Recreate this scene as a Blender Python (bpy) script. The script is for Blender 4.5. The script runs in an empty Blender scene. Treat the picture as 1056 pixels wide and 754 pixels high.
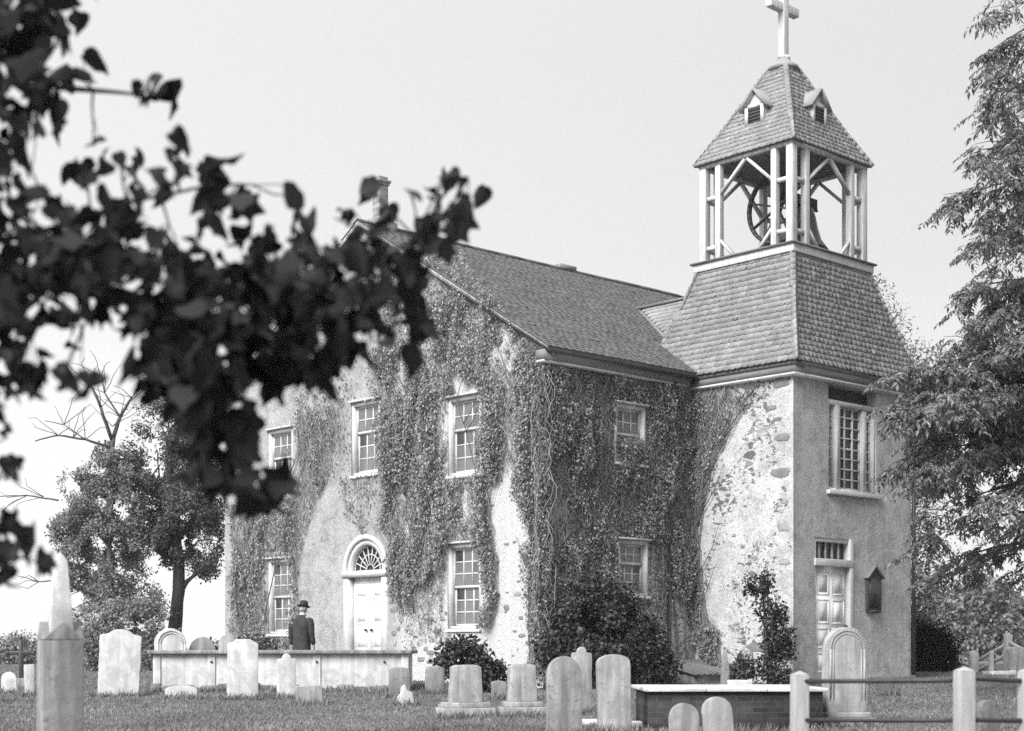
import bpy, bmesh, math, random
import numpy as np
from mathutils import Vector, Matrix, noise as mnoise

random.seed(7)
RNG = np.random.default_rng(11)
S = bpy.context.scene
COL = S.collection
PI = math.pi

# ------------------------------------------------------------------ frame of reference
F_PX, HORIZ, EYE = 1591.0, 668.0, 0.66
def W(px, py, Y):
    """a point of the place seen at (px, py), Y metres in front of the lens"""
    return Vector(((px - 528.0) / F_PX * Y, Y, EYE + (HORIZ - py) / F_PX * Y))
def project(P):
    P = np.asarray(P)
    return 528 + F_PX * P[..., 0] / P[..., 1], HORIZ - F_PX * (P[..., 2] - EYE) / P[..., 1]
def ground_z(x, y):
    k = 33.0 - y
    z = -0.04 * k if k > 3 else (-0.04 * (k + 3) ** 2 / 12 if k > -3 else 0.0)
    return z + 0.035 * mnoise.noise(Vector((x * 0.23, y * 0.23, 1.7)))

# ------------------------------------------------------------------ mesh builder
class MB:
    def __init__(self):
        self.V = []; self.n = 0; self.F = []; self.M = []; self.bulk = []
    def add(self, verts, faces, mi=0):
        b = self.n
        self.V.append(np.asarray(verts, dtype=np.float64).reshape(-1, 3))
        self.n += len(verts)
        for f in faces:
            self.F.append([i + b for i in f]); self.M.append(mi)
    def add_many(self, verts, faces, mi=0):
        """verts (n,k,3), one face list shared by all n copies"""
        n, k, _ = verts.shape
        if n == 0: return
        b = self.n
        self.V.append(verts.reshape(-1, 3)); self.n += n * k
        offs = b + np.arange(n) * k
        for f in faces:
            self.bulk.append((np.asarray(f)[None, :] + offs[:, None], mi))
    def build(self, name, mats, parent=None, origin=None, smooth=False, label=None, bevel=0):
        if not isinstance(mats, (list, tuple)): mats = [mats]
        V = np.concatenate(self.V) if self.V else np.zeros((0, 3))
        if origin is not None: V = V - np.asarray(origin)[None, :]
        li = []; lt = []; mi = []
        if self.F:
            li.append(np.array([i for f in self.F for i in f], dtype=np.int32))
            lt.append(np.array([len(f) for f in self.F], dtype=np.int32))
            mi.append(np.array(self.M, dtype=np.int32))
        for idx, m in self.bulk:
            li.append(idx.reshape(-1).astype(np.int32))
            lt.append(np.full(len(idx), idx.shape[1], dtype=np.int32))
            mi.append(np.full(len(idx), m, dtype=np.int32))
        me = bpy.data.meshes.new(name)
        me.vertices.add(len(V)); me.vertices.foreach_set('co', V.astype(np.float32).reshape(-1))
        li = np.concatenate(li); lt = np.concatenate(lt); mi = np.concatenate(mi)
        me.loops.add(len(li)); me.loops.foreach_set('vertex_index', li)
        me.polygons.add(len(lt))
        ls = np.zeros(len(lt), dtype=np.int32); ls[1:] = np.cumsum(lt)[:-1]
        me.polygons.foreach_set('loop_start', ls)
        me.polygons.foreach_set('loop_total', lt)
        me.polygons.foreach_set('material_index', mi)
        if smooth: me.polygons.foreach_set('use_smooth', np.ones(len(lt), dtype=bool))
        me.update(calc_edges=True); me.validate()
        for m in mats: me.materials.append(m)
        o = bpy.data.objects.new(name, me); COL.objects.link(o)
        if parent is not None: o.parent = parent
        elif origin is not None: o.location = origin
        if label: o['label'] = label
        if bevel:
            md = o.modifiers.new('edge', 'BEVEL'); md.width = bevel; md.segments = 2; md.limit_method = 'ANGLE'; md.angle_limit = 0.6
        return o

BOXF = [(0, 3, 2, 1), (4, 5, 6, 7), (0, 1, 5, 4), (1, 2, 6, 5), (2, 3, 7, 6), (3, 0, 4, 7)]
def box(mb, x0, x1, y0, y1, z0, z1, mi=0):
    if x0 > x1: x0, x1 = x1, x0
    if y0 > y1: y0, y1 = y1, y0
    mb.add([(x0, y0, z0), (x1, y0, z0), (x1, y1, z0), (x0, y1, z0), (x0, y0, z1), (x1, y0, z1), (x1, y1, z1), (x0, y1, z1)], BOXF, mi)
def beam(mb, p, q, w, h, up=(0, 0, 1), mi=0):
    p = Vector(p); q = Vector(q); d = (q - p).normalized(); up = Vector(up)
    if abs(d.dot(up)) > 0.98: up = Vector((1, 0, 0))
    s = d.cross(up).normalized(); u = s.cross(d).normalized()
    v = []
    for c in (p, q):
        for a, b in ((-1, -1), (1, -1), (1, 1), (-1, 1)):
            v.append(c + s * (a * w / 2) + u * (b * h / 2))
    mb.add(v, [(3, 2, 1, 0), (4, 5, 6, 7), (0, 1, 5, 4), (1, 2, 6, 5), (2, 3, 7, 6), (3, 0, 4, 7)], mi)
def tube(mb, pts, rad, n=7, mi=0, cap=True):
    pts = [Vector(p) for p in pts]; m = len(pts)
    if not hasattr(rad, '__len__'): rad = [rad] * m
    ref = Vector((0.31, 0.17, 0.93))
    v = []
    for i, p in enumerate(pts):
        d = (pts[min(i + 1, m - 1)] - pts[max(i - 1, 0)])
        d = d.normalized() if d.length > 1e-9 else Vector((0, 0, 1))
        r = ref if abs(d.dot(ref)) < 0.95 else Vector((1, 0, 0))
        a = d.cross(r).normalized(); b = d.cross(a)
        for k in range(n):
            t = 2 * PI * k / n
            v.append(p + (a * math.cos(t) + b * math.sin(t)) * rad[i])
    f = [(i * n + k, i * n + (k + 1) % n, (i + 1) * n + (k + 1) % n, (i + 1) * n + k) for i in range(m - 1) for k in range(n)]
    if cap: f += [tuple(reversed(range(n))), tuple((m - 1) * n + k for k in range(n))]
    mb.add(v, f, mi)
def lathe(mb, prof, c=(0, 0, 0), n=24, mi=0, sx=1, sy=1):
    v = []; m = len(prof)
    for r, z in prof:
        for k in range(n):
            t = 2 * PI * k / n
            v.append((c[0] + r * math.cos(t) * sx, c[1] + r * math.sin(t) * sy, c[2] + z))
    f = [(i * n + k, i * n + (k + 1) % n, (i + 1) * n + (k + 1) % n, (i + 1) * n + k) for i in range(m - 1) for k in range(n)]
    f += [tuple(reversed(range(n))), tuple((m - 1) * n + k for k in range(n))]
    mb.add(v, f, mi)
def prism(mb, poly, y0, y1, fr=lambda x, y, z: (x, y, z), mi=0):
    """poly: (x, z) outline, extruded from y0 to y1"""
    n = len(poly)
    v = [fr(x, y0, z) for x, z in poly] + [fr(x, y1, z) for x, z in poly]
    f = [tuple(range(n)), tuple(reversed(range(n, 2 * n)))]
    f += [(i, i + n, (i + 1) % n + n, (i + 1) % n) for i in range(n)]
    mb.add(v, f, mi)
def wobble(p, q, n, amp, seed):
    p = Vector(p); q = Vector(q); L = (q - p).length
    out = []
    for i in range(n + 1):
        t = i / n
        c = p.lerp(q, t)
        k = math.sin(PI * t) * amp * L
        out.append(c + Vector((mnoise.noise(Vector((seed, t * 2.3, 0.5))), mnoise.noise(Vector((t * 2.3, seed, 4.5))), mnoise.noise(Vector((2.5, seed, t * 2.3))) + 0.2)) * k)
    return out

def empty(name, loc, label, cat, group=None, rz=0, kind=None):
    o = bpy.data.objects.new(name, None); COL.objects.link(o)
    o.location = loc; o.rotation_euler = (0, 0, rz); o.empty_display_size = 0.2
    return tag(o, label, cat, group, kind)
def tag(o, label=None, cat=None, group=None, kind=None):
    if label: o['label'] = label
    if cat: o['category'] = cat
    if group: o['group'] = group
    if kind: o['kind'] = kind
    return o

# ------------------------------------------------------------------ materials (all neutral: a monochrome plate)
def newmat(name):
    m = bpy.data.materials.new(name); m.use_nodes = True
    nt = m.node_tree; b = nt.nodes['Principled BSDF']
    return m, nt, b
def N(nt, t, **kw):
    n = nt.nodes.new(t)
    for k, v in kw.items():
        if k in n.inputs: n.inputs[k].default_value = v
        else: setattr(n, k, v)
    return n
def ramp(nt, src, stops):
    r = nt.nodes.new('ShaderNodeValToRGB')
    while len(r.color_ramp.elements) < len(stops): r.color_ramp.elements.new(0.5)
    for e, (p, c) in zip(r.color_ramp.elements, stops):
        e.position = p; e.color = (c, c, c, 1)
    nt.links.new(src, r.inputs[0]); return r.outputs[0]
def mixc(nt, fac, a, b, mode='MIX'):
    m = nt.nodes.new('ShaderNodeMix'); m.data_type = 'RGBA'; m.blend_type = mode
    for sock, v in ((m.inputs[0], fac), (m.inputs[6], a), (m.inputs[7], b)):
        if isinstance(v, (int, float)):
            sock.default_value = v if sock == m.inputs[0] else (v, v, v, 1)
        else: nt.links.new(v, sock)
    return m.outputs[2]
def noise_tex(nt, co, scale, detail=5, rough=0.6, dist=0.0):
    n = N(nt, 'ShaderNodeTexNoise', Scale=scale, Detail=detail, Roughness=rough, Distortion=dist)
    nt.links.new(co, n.inputs['Vector']); return n.outputs[0]
def coords(nt, which='Object', scale=None):
    tc = nt.nodes.new('ShaderNodeTexCoord')
    out = tc.outputs[which]
    if scale:
        mp = nt.nodes.new('ShaderNodeMapping'); mp.inputs['Scale'].default_value = scale
        nt.links.new(out, mp.inputs[0]); out = mp.outputs[0]
    return out
def bump(nt, b, h, strength=0.4, dist=0.02):
    bm = N(nt, 'ShaderNodeBump', Strength=strength, Distance=dist)
    nt.links.new(h, bm.inputs['Height']); nt.links.new(bm.outputs[0], b.inputs['Normal'])
def M(name, col, rough=0.8, var=0.0, namp=0.0, nscale=3.0, bmp=0.0, bscale=30.0, spec=0.3, transl=0.0, stretch=None):
    m, nt, b = newmat(name)
    b.inputs['Roughness'].default_value = rough
    b.inputs['Specular IOR Level'].default_value = spec
    c = None
    co = coords(nt, 'Object', stretch)
    if namp:
        nz = noise_tex(nt, co, nscale, 6, 0.65)
        c = ramp(nt, nz, [(0.28, col * (1 - namp)), (0.72, min(0.9, col * (1 + namp)))])
    if var:
        g = nt.nodes.new('ShaderNodeNewGeometry')
        r = ramp(nt, g.outputs['Random Per Island'], [(0.0, 1 - var), (1.0, 1 + var)])
        c = mixc(nt, 1.0, c if c is not None else col, r, 'MULTIPLY')
    if c is not None: nt.links.new(c, b.inputs['Base Color'])
    else: b.inputs['Base Color'].default_value = (col, col, col, 1)
    if bmp: bump(nt, b, noise_tex(nt, co, bscale, 5), bmp, 0.02)
    if transl:
        t = nt.nodes.new('ShaderNodeBsdfTranslucent')
        if c is not None: nt.links.new(c, t.inputs[0])
        else: t.inputs[0].default_value = (col, col, col, 1)
        ad = nt.nodes.new('ShaderNodeMixShader'); ad.inputs[0].default_value = transl
        out = nt.nodes['Material Output']
        nt.links.new(b.outputs[0], ad.inputs[1]); nt.links.new(t.outputs[0], ad.inputs[2]); nt.links.new(ad.outputs[0], out.inputs[0])
    return m
def plaster(name, lo, hi, pit=0.62, patch=0.63, stone_lo=0.10, stone_hi=0.3, bmp=0.8, pitcol=0.16, streak=0.15, wash=False):
    m, nt, b = newmat(name)
    b.inputs['Roughness'].default_value = 0.95; b.inputs['Specular IOR Level'].default_value = 0.1
    co = coords(nt)
    base = ramp(nt, noise_tex(nt, co, 1.1, 8, 0.7), [(0.3, lo), (0.7, hi)])
    fine = ramp(nt, noise_tex(nt, co, 14, 6, 0.7), [(0.3, 0.8), (0.7, 1.08)])
    c = mixc(nt, 1.0, base, fine, 'MULTIPLY')
    blot = ramp(nt, noise_tex(nt, co, 2.6, 7, 0.72, 0.6), [(0.40, 0.70), (0.52, 1.0)])
    c = mixc(nt, 0.8, c, blot, 'MULTIPLY')
    if wash:      # old whitewash still clinging to the right-hand end of the gable
        sx = nt.nodes.new('ShaderNodeSeparateXYZ'); nt.links.new(co, sx.inputs[0])
        ma = N(nt, 'ShaderNodeMath', operation='MULTIPLY'); ma.inputs[1].default_value = 0.1; nt.links.new(sx.outputs[1], ma.inputs[0])
        ad = N(nt, 'ShaderNodeMath', operation='ADD'); nt.links.new(ma.outputs[0], ad.inputs[0])
        jm = N(nt, 'ShaderNodeMath', operation='MULTIPLY'); jm.inputs[1].default_value = 0.16; nt.links.new(noise_tex(nt, co, 1.8, 6, 0.7), jm.inputs[0]); nt.links.new(jm.outputs[0], ad.inputs[1])
        wm = ramp(nt, ad.outputs[0], [(0.50, 1.0), (0.54, 0.0)])
        c = mixc(nt, wm, c, mixc(nt, 1.0, 0.60, fine, 'MULTIPLY'))
    # rubble showing where the render has come away
    mp = nt.nodes.new('ShaderNodeMapping'); mp.inputs['Scale'].default_value = (1, 1, 1.9); nt.links.new(co, mp.inputs[0])
    vo = N(nt, 'ShaderNodeTexVoronoi', Scale=3.1, Randomness=0.9); nt.links.new(mp.outputs[0], vo.inputs['Vector'])
    stone = ramp(nt, vo.outputs['Color'], [(0.1, stone_lo), (0.9, stone_hi)])
    ve = N(nt, 'ShaderNodeTexVoronoi', Scale=3.1, Randomness=0.9, feature='DISTANCE_TO_EDGE'); nt.links.new(mp.outputs[0], ve.inputs['Vector'])
    joint = ramp(nt, ve.outputs['Distance'], [(0.03, 1.0), (0.09, 0.0)])
    stone = mixc(nt, joint, stone, hi * 0.9)
    pn = noise_tex(nt, co, 0.75, 7, 0.68, 0.4)
    pm = ramp(nt, pn, [(patch, 0.0), (patch + 0.025, 1.0)])
    c = mixc(nt, pm, c, stone)
    # pits
    mp2 = nt.nodes.new('ShaderNodeMapping'); mp2.inputs['Scale'].default_value = (1, 1, 1.7); nt.links.new(co, mp2.inputs[0])
    pt = mixc(nt, 0.38, noise_tex(nt, mp2.outputs[0], 7.5, 5, 0.66), noise_tex(nt, co, 0.9, 3, 0.5))
    pitm = ramp(nt, pt, [(pit - 0.055, 0.0), (pit - 0.03, 1.0)])
    c = mixc(nt, pitm, c, pitcol)
    # rain streaks
    cs = nt.nodes.new('ShaderNodeMapping'); cs.inputs['Scale'].default_value = (3.0, 3.0, 0.22); nt.links.new(co, cs.inputs[0])
    st = ramp(nt, noise_tex(nt, cs.outputs[0], 1.6, 5, 0.6), [(0.35, 1 - streak), (0.62, 1.03)])
    c = mixc(nt, 1.0, c, st, 'MULTIPLY')
    nt.links.new(c, b.inputs['Base Color'])
    h = mixc(nt, 0.5, noise_tex(nt, co, 9, 9, 0.8), pitm, 'SUBTRACT')
    h = mixc(nt, 0.5, h, pm, 'SUBTRACT')
    bump(nt, b, h, bmp, 0.06)
    return m
def stone(name, col, streak=0.25, lichen=0.62):  # streaked, lichened
    m, nt, b = newmat(name)
    b.inputs['Roughness'].default_value = 0.85; b.inputs['Specular IOR Level'].default_value = 0.2
    tc = nt.nodes.new('ShaderNodeTexCoord'); oi = nt.nodes.new('ShaderNodeObjectInfo')
    ad = nt.nodes.new('ShaderNodeVectorMath'); ad.operation = 'ADD'
    nt.links.new(tc.outputs['Object'], ad.inputs[0])
    sc = nt.nodes.new('ShaderNodeVectorMath'); sc.operation = 'SCALE'; sc.inputs['Scale'].default_value = 37.0
    cb = nt.nodes.new('ShaderNodeCombineXYZ'); nt.links.new(oi.outputs['Random'], cb.inputs[0]); nt.links.new(oi.outputs['Random'], cb.inputs[1])
    nt.links.new(cb.outputs[0], sc.inputs[0]); nt.links.new(sc.outputs[0], ad.inputs[1])
    co = ad.outputs[0]
    base = ramp(nt, noise_tex(nt, co, 2.6, 7, 0.65), [(0.25, col * 0.72), (0.72, min(0.8, col * 1.15))])
    mp = nt.nodes.new('ShaderNodeMapping'); mp.inputs['Scale'].default_value = (6, 6, 0.5); nt.links.new(co, mp.inputs[0])
    st = ramp(nt, noise_tex(nt, mp.outputs[0], 1.5, 5, 0.6), [(0.35, 1 - streak), (0.65, 1.05)])
    c = mixc(nt, 1.0, base, st, 'MULTIPLY')
    li = ramp(nt, noise_tex(nt, co, 11, 6, 0.7), [(lichen, 0.0), (lichen + 0.06, 0.75)])
    c = mixc(nt, li, c, col * 0.45)
    big = ramp(nt, noise_tex(nt, co, 3.4, 4, 0.6, 0.8), [(0.48, 0.0), (0.62, 0.7)])
    c = mixc(nt, big, c, col * 0.62)
    nt.links.new(c, b.inputs['Base Color'])
    bump(nt, b, noise_tex(nt, co, 26, 8, 0.7), 0.45, 0.012)
    return m
def brick(name, c1, c2, mortar, scale=1.0):
    m, nt, b = newmat(name)
    b.inputs['Roughness'].default_value = 0.9; b.inputs['Specular IOR Level'].default_value = 0.15
    tc = nt.nodes.new('ShaderNodeTexCoord')
    mp = nt.nodes.new('ShaderNodeMapping'); mp.inputs['Rotation'].default_value = (PI / 2, 0, 0); nt.links.new(tc.outputs['Object'], mp.inputs[0])
    br = N(nt, 'ShaderNodeTexBrick', Scale=scale)
    br.inputs['Color1'].default_value = (c1,) * 3 + (1,); br.inputs['Color2'].default_value = (c2,) * 3 + (1,); br.inputs['Mortar'].default_value = (mortar,) * 3 + (1,)
    br.inputs['Mortar Size'].default_value = 0.009; br.inputs['Brick Width'].default_value = 0.215; br.inputs['Row Height'].default_value = 0.072
    br.inputs['Mortar Smooth'].default_value = 0.3
    nt.links.new(mp.outputs[0], br.inputs[0])
    nz = ramp(nt, noise_tex(nt, tc.outputs['Object'], 3.5, 7, 0.7), [(0.3, 0.6), (0.7, 1.25)])
    c = mixc(nt, 1.0, br.outputs[0], nz, 'MULTIPLY')
    nt.links.new(c, b.inputs['Base Color'])
    h = mixc(nt, 0.4, ramp(nt, br.outputs['Fac'], [(0, 1), (1, 0)]), noise_tex(nt, tc.outputs['Object'], 30, 5))
    bump(nt, b, h, 0.6, 0.012)
    return m
def ground_mat(name, lo, hi, scale=0.6):
    m, nt, b = newmat(name)
    b.inputs['Roughness'].default_value = 1.0; b.inputs['Specular IOR Level'].default_value = 0.05
    co = coords(nt)
    a = ramp(nt, noise_tex(nt, co, scale, 8, 0.7), [(0.3, lo), (0.7, hi)])
    f = ramp(nt, noise_tex(nt, co, 9, 6, 0.75), [(0.3, 0.6), (0.7, 1.3)])
    nt.links.new(mixc(nt, 1.0, a, f, 'MULTIPLY'), b.inputs['Base Color'])
    bump(nt, b, noise_tex(nt, co, 18, 7, 0.8), 0.8, 0.05)
    return m
def glass_mat(name, lo, hi, rough=0.12, spec=0.7):
    m, nt, b = newmat(name)
    b.inputs['Roughness'].default_value = rough; b.inputs['Specular IOR Level'].default_value = spec
    g = nt.nodes.new('ShaderNodeNewGeometry')
    r = ramp(nt, g.outputs['Random Per Island'], [(0.0, lo), (0.25, lo * 1.6), (0.4, hi * 0.75), (1.0, hi)])
    nt.links.new(r, b.inputs['Base Color'])
    bump(nt, b, noise_tex(nt, coords(nt), 5, 2), 0.12, 0.02)
    return m

MAT = dict(
    gable=plaster('lime_render', 0.36, 0.47, pit=0.70, patch=0.70, bmp=1.0, stone_lo=0.22, stone_hi=0.40, pitcol=0.22, streak=0.06, wash=True),
    white=plaster('whitewashed_rubble', 0.52, 0.72, pit=0.615, patch=0.60, bmp=1.0, stone_lo=0.12, stone_hi=0.40, streak=0.05),
    stucco=plaster('grey_stucco', 0.42, 0.56, pit=0.72, patch=0.80, bmp=0.45, pitcol=0.15, streak=0.10),
    rubble=M('bare_fieldstone', 0.22, 0.95, var=0.4, namp=0.3, nscale=6, bmp=0.8, bscale=14),
    paint=M('white_paint', 0.52, 0.6, namp=0.18, nscale=4, bmp=0.06, bscale=40),
    belfry=M('weathered_white_timber', 0.47, 0.75, namp=0.26, nscale=5, bmp=0.15, bscale=30, stretch=(3, 3, 0.6)),
    fascia=M('grey_painted_board', 0.17, 0.6, namp=0.15, nscale=3),
    door=M('door_paint', 0.76, 0.5, namp=0.07, nscale=3),
    slate=M('roof_shingle', 0.12, 0.85, var=0.16, namp=0.22, nscale=1.3, bmp=0.4, bscale=45, stretch=(1, 2.5, 2.5)),
    tshingle=M('tower_shingle', 0.235, 0.85, var=0.16, namp=0.2, nscale=1.6, bmp=0.4, bscale=40),
    felt=M('roof_underlay', 0.05, 0.9, namp=0.2),
    dark=M('dark_timber', 0.05, 0.8, namp=0.3, nscale=5, bmp=0.2),
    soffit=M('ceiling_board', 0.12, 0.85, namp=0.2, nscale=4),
    iron=M('black_iron', 0.03, 0.5, namp=0.3, nscale=12, bmp=0.2, spec=0.5),
    bronze=M('bell_bronze', 0.05, 0.4, namp=0.3, nscale=8, spec=0.6),
    glass=glass_mat('window_pane', 0.02, 0.14),
    dglass=glass_mat('dark_pane', 0.01, 0.025, 0.25, 0.3),
    brick=brick('old_brick', 0.026, 0.05, 0.055),
    chimney=brick('chimney_brick', 0.20, 0.28, 0.3),
    marble=stone('weathered_marble', 0.40, 0.45, 0.58),
    marble_white=stone('pale_marble', 0.58, 0.24, 0.63),
    marble_grey=stone('grey_gravestone', 0.30, 0.5, 0.57),
    marble_dark=stone('stained_gravestone', 0.17, 0.4, 0.52),
    grass_base=ground_mat('lawn_soil', 0.11, 0.17),
    blade=M('grass_blade', 0.20, 0.75, var=0.28, namp=0.42, nscale=0.55, transl=0.3, spec=0.2),
    ivy=M('ivy_leaf', 0.19, 0.6, var=0.7, transl=0.12, spec=0.35),
    ivy_stem=M('ivy_stem', 0.21, 0.9, var=0.5), ivy_wood=M('ivy_wood', 0.10, 0.95, namp=0.3, nscale=8),
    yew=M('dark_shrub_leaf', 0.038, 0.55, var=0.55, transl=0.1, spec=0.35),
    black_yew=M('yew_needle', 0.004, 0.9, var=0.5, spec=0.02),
    shrub=M('shrub_leaf', 0.085, 0.6, var=0.5, transl=0.15, spec=0.35),
    bark=M('tree_bark', 0.04, 0.95, namp=0.4, nscale=6, bmp=0.8, bscale=14, stretch=(2, 2, 0.5)),
    bark_pale=M('pale_bark', 0.075, 0.95, namp=0.3, nscale=6, bmp=0.5, bscale=14),
    leaf_far=M('distant_leaf', 0.21, 0.7, var=0.45, transl=0.3, spec=0.25),
    leaf_dark=M('dense_leaf', 0.10, 0.7, var=0.5, transl=0.2, spec=0.25),
    leaf_right=M('walnut_leaf', 0.155, 0.5, var=0.5, transl=0.3, spec=0.4),
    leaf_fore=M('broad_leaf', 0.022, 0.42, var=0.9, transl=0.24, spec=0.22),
    post=M('bare_timber_post', 0.36, 0.85, namp=0.2, nscale=4, bmp=0.4, bscale=20, stretch=(5, 5, 0.6)),
    board=M('grey_boards', 0.19, 0.85, namp=0.25, nscale=3, bmp=0.3, stretch=(5, 1, 1)),
    suit=M('dark_wool', 0.04, 0.9, namp=0.3, nscale=9, bmp=0.8, bscale=9, spec=0.15),
    hat=M('felt_hat', 0.03, 0.85, namp=0.2, nscale=20),
    hatband=M('hat_ribbon', 0.008, 0.6),
    skin=M('skin', 0.36, 0.6), hair=M('grey_hair', 0.25, 0.7, namp=0.3, nscale=40), shirt=M('shirt_collar', 0.6, 0.8),
    shoe=M('black_leather', 0.015, 0.35),
    hill=ground_mat('far_hill', 0.07, 0.11, 0.02),
)

# ------------------------------------------------------------------ leaves
T_SIMPLE = (np.array([(0, 0, 0), (0.36, 0.45, 0.10), (0, 1, -0.06), (-0.36, 0.45, 0.10)], float), [(0, 1, 2), (0, 2, 3)])
T_LANCE = (np.array([(0, 0, 0), (0.15, 0.4, 0.05), (0, 1, -0.12), (-0.15, 0.4, 0.05)], float), [(0, 1, 2), (0, 2, 3)])
_half = [(0.0, 0.0), (0.20, -0.05), (0.40, 0.10), (0.45, 0.32), (0.36, 0.58), (0.17, 0.82), (0.0, 1.02)]
def _broad(_half=_half):
    v = []; f = []
    for i, (x, y) in enumerate(_half):
        v.append((0, max(0, y), -0.16 * y * y))
    for sgn in (1, -1):
        b = len(v)
        for x, y in _half: v.append((sgn * x, y, 0.22 * x - 0.16 * y * y + 0.05 * math.sin(9 * y)))
        for i in range(len(_half) - 1):
            q = (i, b + i, b + i + 1, i + 1)
            f.append(q if sgn > 0 else tuple(reversed(q)))
    return np.array(v, float), f
T_BROAD = _broad()
T_LOBED = _broad([(0.0, 0.0), (0.14, -0.04), (0.46, 0.04), (0.60, 0.20), (0.34, 0.30), (0.36, 0.46), (0.50, 0.70), (0.24, 0.68), (0.12, 0.86), (0.0, 1.04)])
def unit(a): return a / np.maximum(np.linalg.norm(a, axis=-1, keepdims=True), 1e-9)
def scatter(mb, P, axis, nrm, size, templ=T_SIMPLE, mi=0):
    P = np.asarray(P, float)
    if len(P) == 0: return
    tv, tf = templ
    axis = unit(np.asarray(axis, float)); nrm = np.asarray(nrm, float)
    side = unit(np.cross(axis, nrm)); nn = np.cross(side, axis)
    size = np.asarray(size, float).reshape(-1, 1, 1)
    V = P[:, None, :] + size * (tv[None, :, 0:1] * side[:, None, :] + tv[None, :, 1:2] * axis[:, None, :] + tv[None, :, 2:3] * nn[:, None, :])
    mb.add_many(V, tf, mi)
def rnd_dirs(n):
    return unit(RNG.normal(size=(n, 3)))
def in_poly(x, y, poly):
    poly = np.asarray(poly, float); ins = np.zeros(len(x), bool); j = len(poly) - 1
    for i in range(len(poly)):
        xi, yi = poly[i]; xj, yj = poly[j]
        c = ((yi > y) != (yj > y)) & (x < (xj - xi) * (y - yi) / (yj - yi + 1e-12) + xi)
        ins ^= c; j = i
    return ins
def nz(P, s, off=0.0):
    return np.array([mnoise.noise(Vector((p[0] * s + off, p[1] * s, p[2] * s))) for p in P])
def blob(mb, c, r, n, size, gap=-0.1, gs=1.0, shell=0.55, templ=T_SIMPLE, droop=0.3, out=0.8, off=0.0, mi=0, cut_z=None):
    """leaves through an ellipsoid, clumped by noise, denser near the outside"""
    c = np.asarray(c, float); r = np.asarray(r, float)
    m = int(n * 1.9)
    d = rnd_dirs(m); rad = (shell + (1 - shell) * RNG.random(m)) * (0.86 + 0.28 * RNG.random(m))
    rough = 1 + 0.32 * nz(d * 2.2 + c[None, :] * 0.37, 1.0, off)
    P = c + d * r * (rad * rough)[:, None]
    keep = nz(P, gs, off + 3.1) > gap
    if cut_z is not None: keep &= P[:, 2] > cut_z
    P = P[keep][:n]; d = d[keep][:n]; k = len(P)
    ax = rnd_dirs(k) + d * 0.7 + np.array([0, 0, -droop])
    nn = d * out + rnd_dirs(k) * 0.8 + np.array([0, 0, 0.5])
    scatter(mb, P, ax, nn, size * (0.65 + 0.7 * RNG.random(k)), templ, mi)

def sheet(name, mat, xs, ys, zf, label=None, kind='structure'):
    mb = MB()
    v = [(x, y, zf(x, y)) for y in ys for x in xs]; nx = len(xs)
    f = [(j * nx + i, j * nx + i + 1, (j + 1) * nx + i + 1, (j + 1) * nx + i) for j in range(len(ys) - 1) for i in range(nx - 1)]
    mb.add(v, f)
    o = mb.build(name, mat, smooth=True); o['kind'] = kind
    return o

# ================================================================== SETTING
def axis(a, b, near, step, far): # finer near the middle
    out = [near[0]]; x = near[0]
    while x < near[1]: x += step; out.append(x)
    lo = near[0]; s = step
    left = []
    while lo > a: s *= far; lo -= s; left.append(max(lo, a))
    hi = out[-1]; s = step
    while hi < b: s *= far; hi += s; out.append(min(hi, b))
    return list(reversed(left)) + out
sheet('ground', MAT['grass_base'], axis(-700, 880, (-16, 18), 0.5, 1.35), axis(-60, 1100, (4, 46), 0.5, 1.35), ground_z)

def ridge_hill(name, mat, x0, x1, y0, y1, hfun, nx=90, ny=14):
    xs = np.linspace(x0, x1, nx); ys = np.linspace(y0, y1, ny)
    def zf(x, y):
        t = (y - y0) / (y1 - y0)
        return -0.4 + hfun((x - x0) / (x1 - x0), x) * math.sin(PI * min(1, t)) ** 0.8
    return sheet(name, mat, xs, ys, zf)
ridge_hill('hill', MAT['hill'], 60, 760, 620, 1000, lambda t, x: math.sin(PI * t) ** 1.2 * 33 * (1 + 0.18 * mnoise.noise(Vector((x * 0.013, 0.3, 0)))) )

# ================================================================== CHURCH
u = Vector((-1488, 1591, 0)).normalized(); v = Vector((1702, 1591, 0)).normalized()
CH_ROT = math.atan2(v.y, v.x); u = Vector((-math.sin(CH_ROT), math.cos(CH_ROT), 0))
v = Vector((math.cos(CH_ROT), math.sin(CH_ROT), 0))
K = Vector((0.604, 29.9, 0))
def CW(x, y, z):  # church frame to the place
    return K + v * x + u * y + Vector((0, 0, z))
church = empty('church', K, 'old stone church with ivied whitewashed walls and shingled bell tower topped by a cross', 'church', rz=CH_ROT)
GW, GL, GC = 11.27, 12.8, 5.635          # gable width, length, middle
TX0, TX1, TY0, TY1 = 4.43, 8.70, -2.65, 1.05
EZ, SL = 6.45, 0.6015                     # eave height at y=-.35, roof slope
WT = EZ + 0.35 * SL - 0.16
APX = EZ + (GC + 0.35) * SL - 0.16

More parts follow.
